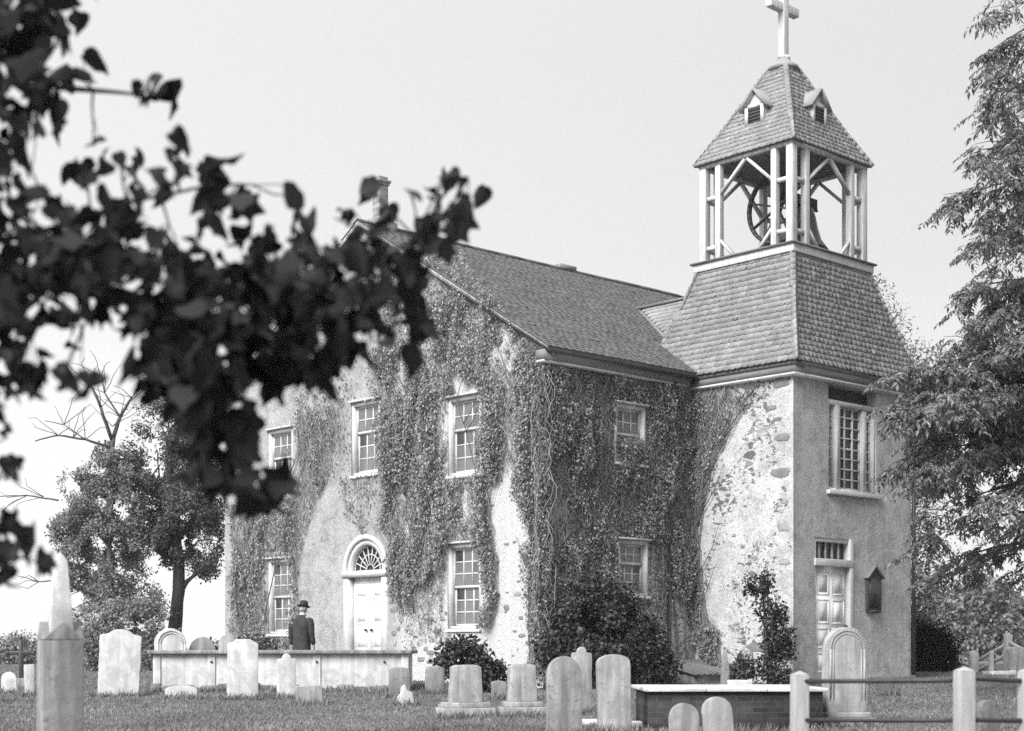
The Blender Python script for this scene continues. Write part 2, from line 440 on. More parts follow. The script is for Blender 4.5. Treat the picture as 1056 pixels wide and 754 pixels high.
def wall_grid(mb, fr, a0, a1, z0, z1, holes, reveal, mi=0, mi_rev=0):
    """fr(a, d, z): a along the wall, d into the wall"""
    A = sorted(set([a0, a1] + [h[0] for h in holes] + [h[1] for h in holes]))
    Zs = sorted(set([z0, z1] + [h[2] for h in holes] + [h[3] for h in holes]))
    for i in range(len(A) - 1):
        for j in range(len(Zs) - 1):
            ca = (A[i] + A[i + 1]) / 2; cz = (Zs[j] + Zs[j + 1]) / 2
            if any(h[0] < ca < h[1] and h[2] < cz < h[3] for h in holes): continue
            mb.add([fr(A[i], 0, Zs[j]), fr(A[i + 1], 0, Zs[j]), fr(A[i + 1], 0, Zs[j + 1]), fr(A[i], 0, Zs[j + 1])], [(0, 1, 2, 3)], mi)
    for h in holes:
        l, r, b, t = h
        for p in (((l, b), (l, t)), ((l, t), (r, t)), ((r, t), (r, b)), ((r, b), (l, b))):
            (x1, y1), (x2, y2) = p
            mb.add([fr(x1, 0, y1), fr(x2, 0, y2), fr(x2, reveal, y2), fr(x1, reveal, y1)], [(0, 1, 2, 3)], mi_rev)

fr_gable = lambda a, d, z: (d, a, z)       # a = y, seen from -x
fr_side = lambda a, d, z: (a, d, z)        # a = x, seen from -y
fr_tfront = lambda a, d, z: (a, TY0 + d, z)
fr_tleft = lambda a, d, z: (TX0 + d, a, z)
fr_tright = lambda a, d, z: (TX1 - d, a, z)

# window list: centre, width, z0, z1, rows of the two sashes
GWIN = [(2.33, 1.02, 1.04, 2.80, 3, 3), (8.9, 1.02, 0.98, 2.76, 3, 3), (2.33, 1.02, 4.20, 5.82, 2, 3), (8.9, 1.02, 4.20, 5.82, 2, 3), (5.62, 1.02, 4.48, 6.10, 2, 3)]
SWIN = [(2.5, 0.92, 1.72, 2.86, 2, 3), (2.42, 0.92, 4.42, 5.62, 2, 2)]
DOOR_C, DOOR_W, DOOR_T, FAN_R = 5.60, 1.34, 2.22, 0.67
gholes = [(c - w / 2, c + w / 2, a, b) for c, w, a, b, _, _ in GWIN] + [(DOOR_C - DOOR_W / 2, DOOR_C + DOOR_W / 2, 0.05, DOOR_T + 0.14 + FAN_R)]
sholes = [(c - w / 2, c + w / 2, a, b) for c, w, a, b, _, _ in SWIN]
TWIN = (2.06 + TX0, 1.74, 3.92, 5.80)
tdoor = (TX0 + 0.70, TX0 + 2.05, 0.06, 2.92)
mb = MB()
wall_grid(mb, fr_gable, 0, GW, -0.6, WT, gholes, 0.22)
mb.add([fr_gable(0, 0, WT), fr_gable(GW, 0, WT), fr_gable(GC, 0, APX)], [(0, 1, 2)])
# spandrels round the fanlight
arc = [(DOOR_C - FAN_R * math.cos(PI * i / 16), DOOR_T + 0.14 + FAN_R * math.sin(PI * i / 16)) for i in range(17)]
top = DOOR_T + 0.14 + FAN_R
for i in range(16):
    (a0, z0), (a1, z1) = arc[i], arc[i + 1]
    mb.add([fr_gable(a0, 0, z0), fr_gable(a1, 0, z1), fr_gable(a1, 0, top), fr_gable(a0, 0, top)], [(0, 1, 2, 3)])
    mb.add([fr_gable(a0, 0, z0), fr_gable(a1, 0, z1), fr_gable(a1, 0.2, z1), fr_gable(a0, 0.2, z0)], [(0, 1, 2, 3)])
# far gable and rear wall
mb.add([(GL, 0, -0.6), (GL, GW, -0.6), (GL, GW, WT), (GL, GC, APX), (GL, 0, WT)], [(0, 1, 2, 3, 4)])
mb.add([(0, GW, -0.6), (GL, GW, -0.6), (GL, GW, WT), (0, GW, WT)], [(0, 1, 2, 3)])
mb.build('gable_wall', MAT['gable'], church, label='rough grey-white rendered gable wall half hidden by ivy')
mb = MB()
wall_grid(mb, fr_side, 0, GL, -0.6, WT, sholes, 0.20)
mb.build('side_wall', MAT['white'], church)
mb = MB()
wall_grid(mb, fr_tleft, TY0, 0, -0.6, 6.3, [], 0.2, 0)
wall_grid(mb, fr_tright, TY0, 0, -0.6, 6.3, [], 0.2, 1)
wall_grid(mb, fr_tfront, TX0, TX1, -0.6, 6.3, [tdoor, (TWIN[0] - TWIN[1] / 2, TWIN[0] + TWIN[1] / 2, TWIN[2], TWIN[3] + 0.30)], 0.24, 1, 1)
# the stucco returns a hand's breadth round the corner, with a ragged edge
ed = [(TY0 + 0.06 + 0.07 * mnoise.noise(Vector((z * 1.7, 0.4, 0))) + 0.02 * math.sin(z * 23), z) for z in np.linspace(-0.6, 6.3, 60)]
mb.add([(TX0 - 0.012, TY0 - 0.012, -0.6), (TX0 - 0.012, TY0 - 0.012, 6.3)] + [(TX0 - 0.012, a, z) for a, z in reversed(ed)], [tuple(range(2 + len(ed)))], 1)
mb.build('tower_wall', [MAT['white'], MAT['stucco']], church)
mb = MB()
box(mb, TX0 - 0.05, TX0 + 0.55, TY0 - 0.09, TY0 + 0.03, -0.6, 0.04); mb.build('tower_plinth', MAT['marble_grey'], church, bevel=0.02); mb = MB(); box(mb, TX0 + 2.2, TX1 + 0.06, TY0 - 0.09, TY0 + 0.03, -0.6, 0.05)
mb.build('tower_plinth', MAT['marble_grey'], church, bevel=0.02)
mb = MB(); box(mb, TX0 + 0.58, TX0 + 2.17, TY0 - 0.55, TY0 + 0.02, -0.5, 0.03); mb.build('door_step', MAT['marble_dark'], church, bevel=0.02)
# bare stones on the tower's whitewashed flank and gable foot
def chips(spots, fr, parent):
    for (a, z, w, h) in spots:
        mb = MB(); k = random.randint(6, 9)
        poly = []
        for i in range(k):
            t = 2 * PI * i / k
            q = 0.70 + 0.40 * random.random()
            cx = math.copysign(abs(math.cos(t)) ** 0.6, math.cos(t)); cz = math.copysign(abs(math.sin(t)) ** 0.6, math.sin(t))
            poly.append((a + w / 2 * cx * q, z + h / 2 * cz * q))
        prism(mb, poly, -0.012, 0.02, fr)
        mb.build('exposed_stone', MAT['rubble'], parent, bevel=0.008)
chips([(TY0 + 0.28, 4.92, 0.40, 0.19), (TY0 + 0.33, 4.2, 0.52, 0.22), (TY0 + 0.24, 3.12, 0.34, 0.28), (TY0 + 0.3, 6.02, 0.44, 0.2), (TY0 + 0.2, 3.65, 0.2, 0.12), (TY0 + 0.9, 0.68, 0.56, 0.25),
       (TY0 + 0.55, 5.55, 0.26, 0.12), (TY0 + 0.22, 2.4, 0.3, 0.16), (TY0 + 0.4, 5.3, 0.3, 0.1), (TY0 + 1.25, 5.0, 0.14, 0.08), (TY0 + 1.5, 3.0, 0.12, 0.07), (TY0+1.05, 2.2, 0.16, 0.1), (TY0 + 0.25, 1.1, 0.3, 0.2)] + [(TY0 + 0.1 + 2.2 * random.random() ** 1.6, random.uniform(0.4, 5.9), random.uniform(0.06, 0.22), random.uniform(0.04, 0.11)) for _ in range(14)], fr_tleft, church)
chips([(0.75, 1.72, 0.26, 0.1), (0.42, 1.66, 0.2, 0.1), (1.05, 1.45, 0.22, 0.14), (0.62, 1.25, 0.15, 0.08), (0.3, 1.95, 0.15, 0.07), (0.5, 2.35, 0.12, 0.06), (0.8, 2.75, 0.14, 0.06), (0.6, 0.9, 0.22, 0.1), (0.38, 3.2, 0.1, 0.06)] + [(random.uniform(2.95, 4.7), random.uniform(0.3, 2.0), random.uniform(0.08, 0.3), random.uniform(0.05, 0.15)) for _ in range(26)] + [(random.uniform(0.2, 1.5), random.uniform(0.5, 3.6), random.uniform(0.06, 0.2), random.uniform(0.04, 0.1)) for _ in range(16)], fr_gable, church)

def sash_window(fr, c, w, z0, z1, ru, rl, hood=True, cols=3, parent=church):
    """frame > sash, pane, sill, hood; fr(a, d, z) with d into the wall"""
    l, r = c - w / 2, c + w / 2; ft = 0.07
    def fb(mb, a0, a1, d0, d1, za, zb):
        q = [fr(a, d, z) for z in (za, zb) for a, d in ((a0, d0), (a1, d0), (a1, d1), (a0, d1))]
        mb.add(q, BOXF)
    m = MB()
    fb(m, l, l + ft, 0.02, 0.215, z0, z1); fb(m, r - ft, r, 0.02, 0.215, z0, z1)
    fb(m, l + ft, r - ft, 0.021, 0.214, z1 - 0.085, z1); fb(m, l + ft, r - ft, 0.021, 0.214, z0, z0 + 0.06)
    win = m.build('window', MAT['paint'], parent)
    gl, gr, gb, gt = l + ft, r - ft, z0 + 0.06, z1 - 0.085
    mid = gb + (gt - gb) * (rl / (ru + rl)) if ru != rl else (gb + gt) / 2
    for (b0, t0, rows, d) in ((mid - 0.02, gt, ru, 0.11), (gb, mid + 0.02, rl, 0.15)):
        m = MB(); st = 0.038
        fb(m, gl, gl + st, d, d + 0.035, b0, t0); fb(m, gr - st, gr, d, d + 0.035, b0, t0)
        fb(m, gl + st, gr - st, d + 0.001, d + 0.034, t0 - 0.045, t0); fb(m, gl + st, gr - st, d + 0.001, d + 0.034, b0, b0 + 0.05)
        ia, ib, ja, jb = gl + st, gr - st, b0 + 0.05, t0 - 0.045
        for i in range(1, cols): a = ia + (ib - ia) * i / cols; fb(m, a - 0.014, a + 0.014, d + 0.004, d + 0.03, ja, jb)
        for j in range(1, rows): z = ja + (jb - ja) * j / rows; fb(m, ia, ib, d + 0.006, d + 0.028, z - 0.014, z + 0.014)
        m.build('sash', MAT['paint'], win)
        m = MB()
        for i in range(cols):
            for j in range(rows):
                a = ia + (ib - ia) * i / cols + 0.002; b = ia + (ib - ia) * (i + 1) / cols - 0.002; e = ja + (jb - ja) * j / rows + 0.002; f_ = ja + (jb - ja) * (j + 1) / rows - 0.002
                t1 = random.uniform(-0.004, 0.004); t2 = random.uniform(-0.004, 0.004)
                m.add([fr(a, d + 0.018 + t1, e), fr(b, d + 0.018 - t1, e), fr(b, d + 0.018 + t2, f_), fr(a, d + 0.018 - t2, f_)], [(0, 1, 2, 3)])
        m.build('pane', MAT['glass'], win)
    m = MB(); fb(m, l - 0.02, r + 0.02, -0.05, 0.10, z0 - 0.06, z0 - 0.004); m.build('sill', MAT['paint'], win, bevel=0.008)
    if hood:
        m = MB(); fb(m, l - 0.03, r + 0.03, -0.07, 0.06, z1 + 0.004, z1 + 0.04); m.build('hood', MAT['paint'], win, bevel=0.006)
    # the room behind
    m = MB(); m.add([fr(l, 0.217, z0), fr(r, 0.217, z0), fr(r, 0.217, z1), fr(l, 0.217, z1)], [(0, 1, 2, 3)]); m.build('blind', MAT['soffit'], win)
    return win
for c, w, a, b, ru, rl in GWIN: sash_window(fr_gable, c, w, a, b, ru, rl)
for c, w, a, b, ru, rl in SWIN: sash_window(lambda a_, d_, z_: (a_, d_ - 0.09, z_), c, w, a, b, ru, rl)

def fbx(mb, fr, a0, a1, d0, d1, z0, z1):
    mb.add([fr(a, d, z) for z in (z0, z1) for a, d in ((a0, d0), (a1, d0), (a1, d1), (a0, d1))], BOXF)
# three-light tower window
tc, tw, tz0, tz1 = TWIN; l, r = tc - tw / 2, tc + tw / 2
m = MB()
fbx(m, fr_tfront, l, l + 0.08, 0.03, 0.235, tz0, tz1); fbx(m, fr_tfront, r - 0.08, r, 0.03, 0.235, tz0, tz1)
fbx(m, fr_tfront, l + 0.08, r - 0.08, 0.031, 0.234, tz1 - 0.1, tz1); fbx(m, fr_tfront, l + 0.08, r - 0.08, 0.031, 0.234, tz0, tz0 + 0.05)
lights = [(l + 0.08, l + 0.29), (l + 0.45, r - 0.45), (r - 0.29, r - 0.08)]
fbx(m, fr_tfront, l + 0.29, l + 0.45, 0.02, 0.2, tz0 + 0.05, tz1 - 0.1); fbx(m, fr_tfront, r - 0.45, r - 0.29, 0.05, 0.2, tz0 + 0.05, tz1 - 0.1)
twin = m.build('window', MAT['paint'], church, label='tall white three-light window in the tower front')
for k, (a0, a1) in enumerate(lights):
    m = MB(); g = MB(); cols = 3 if k == 1 else 1; rows = 8; b0, t0 = tz0 + 0.05, tz1 - 0.1
    for a in (a0, a1 - 0.03): fbx(m, fr_tfront, a, a + 0.03, 0.12, 0.16, b0, t0)
    for z in (b0, (b0 + t0) / 2 - 0.025, t0 - 0.04): fbx(m, fr_tfront, a0 + 0.03, a1 - 0.03, 0.121, 0.159, z, z + 0.045)
    for i in range(1, cols): a = a0 + (a1 - a0) * i / cols; fbx(m, fr_tfront, a - 0.015, a + 0.015, 0.10, 0.155, b0 + .01, t0 - .01)
    for j in range(1, rows):
        z = b0 + (t0 - b0) * j / rows
        if j != rows // 2: fbx(m, fr_tfront, a0 + 0.02, a1 - 0.02, 0.105, 0.153, z - 0.014, z + 0.014)
    for i in range(cols):
        for j in range(rows):
            xa = a0 + (a1 - a0) * i / cols + .003; xb = a0 + (a1 - a0) * (i + 1) / cols - .003; za = b0 + (t0 - b0) * j / rows + .003; zb = b0 + (t0 - b0) * (j + 1) / rows - .003
            g.add([fr_tfront(xa, 0.14, za), fr_tfront(xb, 0.143, za), fr_tfront(xb, 0.141, zb), fr_tfront(xa, 0.139, zb)], [(0, 1, 2, 3)])
    m.build('sash', MAT['paint'], twin); g.build('pane', MAT['dglass'], twin)
m = MB(); fbx(m, fr_tfront, l - 0.06, r + 0.10, -0.09, 0.1, tz0 - 0.09, tz0 - 0.004); m.build('sill', MAT['paint'], twin, bevel=0.008)
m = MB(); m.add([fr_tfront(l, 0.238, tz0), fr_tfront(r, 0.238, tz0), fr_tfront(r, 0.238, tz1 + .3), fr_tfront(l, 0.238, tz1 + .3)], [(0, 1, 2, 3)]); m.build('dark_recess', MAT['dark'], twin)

# tower door
l, r, z0, z1 = tdoor
def panel_door(fr, l, r, z0, z1, d, cols, rows, parent, knob_a, name='door'):
    m = MB(); fbx(m, fr, l, r, d, d + 0.05, z0, z1)
    door = m.build(name, MAT['door'], parent)
    m = MB(); st = 0.10
    H = z1 - z0; W_ = r - l
    for i in range(cols):
        for j, (fa, fb_) in enumerate(rows):
            a0 = l + W_ * i / cols + st * (0.9 if i == 0 else 0.55); a1 = l + W_ * (i + 1) / cols - st * (0.9 if i == cols - 1 else 0.55)
            b0, b1 = z0 + H * fa, z0 + H * fb_
            t = 0.022
            for q in ((a0, a1, b0, b0 + t), (a0, a1, b1 - t, b1), (a0, a0 + t, b0 + t, b1 - t), (a1 - t, a1, b0 + t, b1 - t)): fbx(m, fr, q[0], q[1], d - 0.010, d + 0.01, q[2], q[3])
            fbx(m, fr, a0 + 0.06, a1 - 0.06, d - 0.005, d + 0.01, b0 + 0.06, b1 - 0.06)
    m.build('door_panel', MAT['door'], door)
    m = MB(); p = Vector(fr(knob_a, d - 0.05, z0 + H * 0.46)); lathe(m, [(0.0, -0.035), (0.028, -0.025), (0.038, 0), (0.028, 0.025), (0.0, 0.035)], p, 12)
    m.build('handle', MAT['iron'], door, smooth=True)
    return door
m = MB()
fbx(m, fr_tfront, l, l + 0.10, 0.02, 0.23, z0, z1); fbx(m, fr_tfront, r - 0.12, r, -0.03, 0.23, z0, z1); fbx(m, fr_tfront, l + 0.10, r - 0.12, 0.019, 0.229, z1 - 0.08, z1)
fbx(m, fr_tfront, l - 0.0, r + 0.0, -0.04, 0.228, 2.34, 2.49)
m.build('door_frame', MAT['paint'], church, bevel=0.006)
td = panel_door(fr_tfront, l + 0.10, r - 0.12, z0, 2.34, 0.075, 2, [(0.04, 0.22), (0.26, 0.44), (0.48, 0.70), (0.74, 0.95)], church, r - 0.2)
m = MB(); g = MB()
for i in range(1, 5): a = l + 0.1 + (r - l - 0.22) * i / 5; fbx(m, fr_tfront, a - 0.018, a + 0.018, 0.10, 0.15, 2.49, z1 - 0.08)
for i in range(5):
    a = l + 0.1 + (r - l - 0.22) * i / 5; b = l + 0.1 + (r - l - 0.22) * (i + 1) / 5
    g.add([fr_tfront(a, .14, 2.49), fr_tfront(b, .14, 2.49), fr_tfront(b, .14, z1 - .08), fr_tfront(a, .14, z1 - .08)], [(0, 1, 2, 3)])
tr = m.build('transom', MAT['paint'], church); g.build('pane', MAT['dglass'], tr)

# gable door under its fanlight
l, r = DOOR_C - DOOR_W / 2, DOOR_C + DOOR_W / 2
m = MB()
fbx(m, fr_gable, l - 0.10, l + 0.08, -0.04, 0.21, 0.02, DOOR_T); fbx(m, fr_gable, r - 0.08, r + 0.10, -0.04, 0.21, 0.02, DOOR_T)
fbx(m, fr_gable, l - 0.14, r + 0.14, -0.08, 0.21, DOOR_T + 0.001, DOOR_T + 0.14)
zc = DOOR_T + 0.14
for i in range(24):     # moulded arch
    t0, t1 = PI * i / 24, PI * (i + 1) / 24
    for (ri, ro, d0, d1) in ((0.57, 0.69, 0.0, 0.20), (0.685, 0.79, -0.05, 0.03)):
        q = []
        for t in (t0, t1):
            for rr, d in ((ri, d0), (ro, d0), (ro, d1), (ri, d1)): q.append(fr_gable(DOOR_C - rr * math.cos(t), d, zc + rr * math.sin(t)))
        m.add(q, [(0, 1, 5, 4), (1, 2, 6, 5), (2, 3, 7, 6), (3, 0, 4, 7)])
m.build('door_frame', MAT['paint'], church)
gd = panel_door(fr_gable, l + 0.08, DOOR_C - 0.004, 0.05, DOOR_T, 0.12, 1, [(0.04, 0.22), (0.26, 0.48), (0.52, 0.74), (0.78, 0.95)], church, DOOR_C - 0.10)
panel_door(fr_gable, DOOR_C + 0.004, r - 0.08, 0.05, DOOR_T, 0.12, 1, [(0.04, 0.22), (0.26, 0.48), (0.52, 0.74), (0.78, 0.95)], church, DOOR_C + 0.10)
m = MB(); g = MB()
pts = [fr_gable(DOOR_C - 0.6 * math.cos(PI * i / 20), 0.15, zc + 0.6 * math.sin(PI * i / 20)) for i in range(21)]
g.add(pts, [tuple(range(21))])
for i in range(1, 9):
    t = PI * i / 9; beam(m, fr_gable(DOOR_C - 0.13 * math.cos(t), 0.13, zc + 0.13 * math.sin(t)), fr_gable(DOOR_C - 0.58 * math.cos(t), 0.13, zc + 0.58 * math.sin(t)), 0.022, 0.03, up=(1, 0, 0))
for rr in (0.14, 0.36, 0.55):
    for i in range(18):
        t0, t1 = PI * i / 18, PI * (i + 1) / 18
        beam(m, fr_gable(DOOR_C - rr * math.cos(t0), 0.13, zc + rr * math.sin(t0)), fr_gable(DOOR_C - rr * math.cos(t1), 0.13, zc + rr * math.sin(t1)), 0.02, 0.028, up=(1, 0, 0))
fl = m.build('fanlight', MAT['paint'], church); g.build('pane', MAT['dglass'], fl)
m = MB(); box(m, -0.75, 0.05, DOOR_C - 1.0, DOOR_C + 1.0, -0.4, 0.04); m.build('door_step', MAT['marble_grey'], church, bevel=0.02)

# ---- roofs: every shingle a plate
def shingles(mb, P0, ex, ey, nrm, L, span, expo, wid, th, scallop=False, jit=0.006):
    """P0 base point, ex along the course, ey up the slope; span(h) -> (x0, x1)"""
    P0, ex, ey, nrm = Vector(P0), Vector(ex), Vector(ey), Vector(nrm)
    rows = int(L / expo); k = 0
    for i in range(rows + 1):
        h = i * L / rows - 0.02
        if h > L - 0.02: break
        x0, x1 = span(min(L, max(0, h)))
        x = x0 - random.random() * wid
        while x < x1:
            w = wid * random.uniform(0.75, 1.25)
            a, b = max(x, x0), min(x + w - 0.006, x1)
            x += w
            if b - a < 0.03: continue
            hb = h + random.uniform(-jit, jit); t = th * random.uniform(0.75, 1.5)
            if random.random() < 0.02: t *= 1.7
            e2 = min(expo * 1.25, L - h + 0.01)
            if scallop:
                cut = expo * 0.32; ww = b - a
                low = [(a, hb + cut), (a + ww * .14, hb + cut * .25), (a + ww * .5, hb), (b - ww * .14, hb + cut * .25), (b, hb + cut)]
            else: low = [(a, hb + random.uniform(-jit, jit) * .6), (b, hb + random.uniform(-jit, jit) * .6)]
            up = [(b, h + e2), (a, h + e2)]; nl = len(low)
            V = [P0 + ex * p + ey * q + nrm * t for p, q in low] + [P0 + ex * p + ey * q + nrm * (t * 0.15) for p, q in up] + [P0 + ex * p + ey * q for p, q in low]
            F = [tuple(range(nl + 2))] + [(j + 1, j, nl + 2 + j, nl + 3 + j) for j in range(nl - 1)] + [(0, nl + 1, nl + 2), (nl, nl - 1, nl + 2 + nl - 1)]
            mb.add(V, F)
sl = math.atan(SL); Ls = (GC + 0.35) / math.cos(sl)
mb = MB()
for sgn, y0 in ((1, -0.35), (-1, GW + 0.35)):
    ey = (0, sgn * math.cos(sl), math.sin(sl)); nr = (0, -sgn * math.sin(sl), math.cos(sl))
    shingles(mb, (0, y0, EZ), (1, 0, 0), ey, nr, Ls, lambda h: (-0.22, GL + 0.22), 0.128, 0.20, 0.011)
roof = mb.build('roof', MAT['slate'], church)
mb = MB()
for sgn, y0 in ((1, -0.35), (-1, GW + 0.35)):
    a = (-0.2, y0, EZ - 0.004); b = (GL + 0.2, y0, EZ - 0.004); c = (GL + 0.2, GC, EZ + (GC + .35) * SL - 0.004); d = (-0.2, GC, EZ + (GC + .35) * SL - 0.004)
    q = [Vector(p) for p in (a, b, c, d)]
    mb.add(q + [p - Vector((0, 0, 0.12)) for p in q], BOXF)
mb.build('roof_deck', MAT['felt'], roof)
RZ = EZ + (GC + .35) * SL
mb = MB()
for i in range(16):
    x = -0.22 + i * (GL + 0.44) / 16; q = random.uniform(-0.006, 0.008)
    for sgn in (1, -1): beam(mb, (x + 0.003, GC + sgn * 0.075, RZ - 0.02 + q), (x + 0.82, GC + sgn * 0.075, RZ - 0.02 + q), 0.19, 0.022, up=(0, sgn * math.sin(sl), math.cos(sl)))
mb.build('ridge_cap', MAT['dark'], roof)
mb = MB(); box(mb, 6.0, 6.55, GC - 0.1, GC + 0.1, RZ - 0.03, RZ + 0.09); mb.build('ridge_patch', MAT['fascia'], roof)
# rakes on the front gable
mb = MB()
for sgn in (-1, 1):
    for (x, off, w, h) in ((-0.10, -0.09, 0.20, 0.03), (-0.19, -0.045, 0.03, 0.045), (-0.02, -0.15, 0.03, 0.05)):
        y0 = GC + sgn * (GC + 0.33); beam(mb, (x, y0, EZ + 0.01 + off), (x, GC, RZ + off - (0.0)), w, h, up=(0, 0, 1))
mb.build('barge_board', MAT['marble'], church)
# cornice along the side: gutter, fascia, bed mould; with returns on the gable
def cornice(name, segs, parent):
    prof = [(0.0, 6.16, 0.22, 6.20, 'paint'), (0.0, 6.202, 0.26, 6.40, 'fascia'), (0.0, 6.402, 0.34, 6.445, 'felt')]
    for (p, q, out) in segs:
        for o0, z0, o1, z1, mat_i in prof:
            if True:
                mb = MB()
                p_, q_, o_ = Vector(p), Vector(q), Vector(out)
                vv = [p_ + o_ * o0, q_ + o_ * o0, q_ + o_ * o1, p_ + o_ * o1]
                mb.add([(a.x, a.y, z0) for a in vv] + [(a.x, a.y, z1) for a in vv], BOXF)
            mb.build({'paint': 'bed_mould', 'fascia': 'eave_fascia', 'felt': 'gutter'}[mat_i], MAT[mat_i], parent)
cornice('main', [((-0.2, -0.005, 0), (TX0 - 0.36, -0.005, 0), (0, -1, 0)), ((TX1 + 0.36, -0.005, 0), (GL + 0.2, -0.005, 0), (0, -1, 0)), ((-0.2, GW + 0.005, 0), (GL + 0.2, GW + 0.005, 0), (0, 1, 0))], church)
mb = MB()
for mt in (0,):
    ox = TX0 - 0.26
    box(mb, TX0 - 0.15, TX1 + 0.15, TY0 - 0.15, TY1 + 0.15, 6.13, 6.18, 0); box(mb, TX0 - 0.16, TX1 + 0.16, TY0 - 0.16, TY1 + 0.16, 6.182, 6.33, 1); box(mb, TX0 - 0.20, TX1 + 0.20, TY0 - 0.20, TY1 + 0.20, 6.332, 6.40, 2)
mb.build('tower_cornice', [MAT['paint'], MAT['fascia'], MAT['fascia']], church)

# tower skirt roof, flared at the foot
BX0, BX1, BY0, BY1 = 5.21, 7.92, -2.05, 0.45
BZ = 8.93
def skirt_ring(t):       # t 0..1 up; returns x0,x1,y0,y1,z
    f = 1 - (1 - t) * 1.0
    flare = 0.14 * (1 - t) ** 3
    e = 0.09 * (1 - t) + flare + 0.02
    lx0 = TX0 + (BX0 - TX0) * t - e; lx1 = TX1 + (BX1 - TX1) * t + e
    ly0 = TY0 + (BY0 - TY0) * t - e; ly1 = TY1 + (BY1 - TY1) * t + e
    return lx0, lx1, ly0, ly1, 6.405 + (BZ - 6.405) * t
mb = MB(); deck = MB()
STEPS = 20
rings = [skirt_ring(i / STEPS) for i in range(STEPS + 1)]
for i in range(STEPS):
    A, B = rings[i], rings[i + 1]
    ca = [Vector((A[0], A[2], A[4])), Vector((A[1], A[2], A[4])), Vector((A[1], A[3], A[4])), Vector((A[0], A[3], A[4]))]
    cb = [Vector((B[0], B[2], B[4])), Vector((B[1], B[2], B[4])), Vector((B[1], B[3], B[4])), Vector((B[0], B[3], B[4]))]
    for k in range(4):
        p, q, r_, s_ = ca[k], ca[(k + 1) % 4], cb[(k + 1) % 4], cb[k]
        deck.add([p, q, r_, s_], [(0, 1, 2, 3)])
        ex = (q - p).normalized(); Lw = (q - p).length; mid = ((s_ + r_) - (p + q)) / 2
        ey = mid.normalized(); L = mid.length; nr = ex.cross(ey).normalized()
        i0 = (s_ - p).dot(ex); i1 = Lw + (r_ - q).dot(ex)
        shingles(mb, p, ex, ey, nr, L, lambda h, i0=i0, i1=i1, Lw=Lw, L=L: (i0 * h / L - 0.005, Lw + (i1 - Lw) * h / L + 0.005), L, 0.165, 0.020, True, 0.008)
sk = mb.build('tower_roof', MAT['tshingle'], church, label='flared skirt roof of scalloped shingles below the open belfry')
deck.build('roof_deck', MAT['felt'], sk)
for k in range(4):
    mb = MB()
    for i in range(STEPS):
        A, B = rings[i], rings[i + 1]
        ca = [(A[0], A[2], A[4]), (A[1], A[2], A[4]), (A[1], A[3], A[4]), (A[0], A[3], A[4])][k]; cb = [(B[0], B[2], B[4]), (B[1], B[2], B[4]), (B[1], B[3], B[4]), (B[0], B[3], B[4])][k]
        d = (Vector(cb) - Vector(ca)).normalized() * 0.02
        beam(mb, ca, Vector(cb) + d, 0.12, 0.045 + 0.004 * (i % 3), up=(Vector(ca) - Vector(((TX0 + TX1) / 2, (TY0 + TY1) / 2, ca[2]))))
    mb.build('hip_shingle', MAT['tshingle'], sk)
# cross roof joining tower and nave
mb = MB(); dk = MB()
CR, CX, HW = 8.75, (TX0 + TX1) / 2, 2.36
for sgn in (-1, 1):
    ang = math.atan((CR - EZ) / HW); L = HW / math.cos(ang)
    P0 = (CX + sgn * HW, 0, EZ); ey = (-sgn * math.cos(ang), 0, math.sin(ang)); nr = (sgn * math.sin(ang), 0, math.cos(ang))
    sp = lambda h, ang=ang: (0.1, max(0.12, (h * math.sin(ang)) / SL - 0.33))
    shingles(mb, P0, (0, 1, 0), ey, nr, L, sp, 0.15, 0.2, 0.022)
    dk.add([(CX + sgn * HW, 0.0, EZ - .01), (CX + sgn * HW, -0.33, EZ - .01), (CX, (CR - EZ) / SL - 0.35, CR - .01), (CX, 0.0, CR - .01)], [(0, 1, 2, 3)])
cr = mb.build('cross_roof', MAT['tshingle'], church); dk.build('roof_deck', MAT['felt'], cr)
mb = MB()
beam(mb, (CX, 0.2, CR + 0.02), (CX, 3.45, CR + 0.02), 0.16, 0.05)
beam(mb, (CX - HW, -0.33, EZ + 0.03), (CX, (CR - EZ) / SL - 0.35, CR + 0.02), 0.13, 0.02, up=(-0.4, -0.4, 0.8)); beam(mb, (CX + HW, -0.33, EZ + 0.03), (CX, (CR - EZ) / SL - 0.35, CR + 0.02), 0.13, 0.02, up=(0.4, -0.4, 0.8))
mb.build('valley_flashing', MAT['fascia'], cr)

# ---- belfry
BCX, BCY = (BX0 + BX1) / 2, (BY0 + BY1) / 2; HX, HY = (BX1 - BX0) / 2, (BY1 - BY0) / 2
Z0, Z1 = 9.06, 11.12
mb = MB(); box(mb, BX0 - 0.10, BX1 + 0.10, BY0 - 0.10, BY1 + 0.10, 8.86, 9.02)
mb.build('belfry_sill', MAT['belfry'], church, bevel=0.008)
mb = MB(); box(mb, BX0 - 0.15, BX1 + 0.15, BY0 - 0.15, BY1 + 0.15, 9.022, 9.06); mb.build('belfry_floor', MAT['soffit'], church)
faces = [(Vector((0, -1, 0)), Vector((1, 0, 0)), HX, HY), (Vector((1, 0, 0)), Vector((0, 1, 0)), HY, HX), (Vector((0, 1, 0)), Vector((-1, 0, 0)), HX, HY), (Vector((-1, 0, 0)), Vector((0, -1, 0)), HY, HX)]
cen = Vector((BCX, BCY, 0)); pw = 0.17
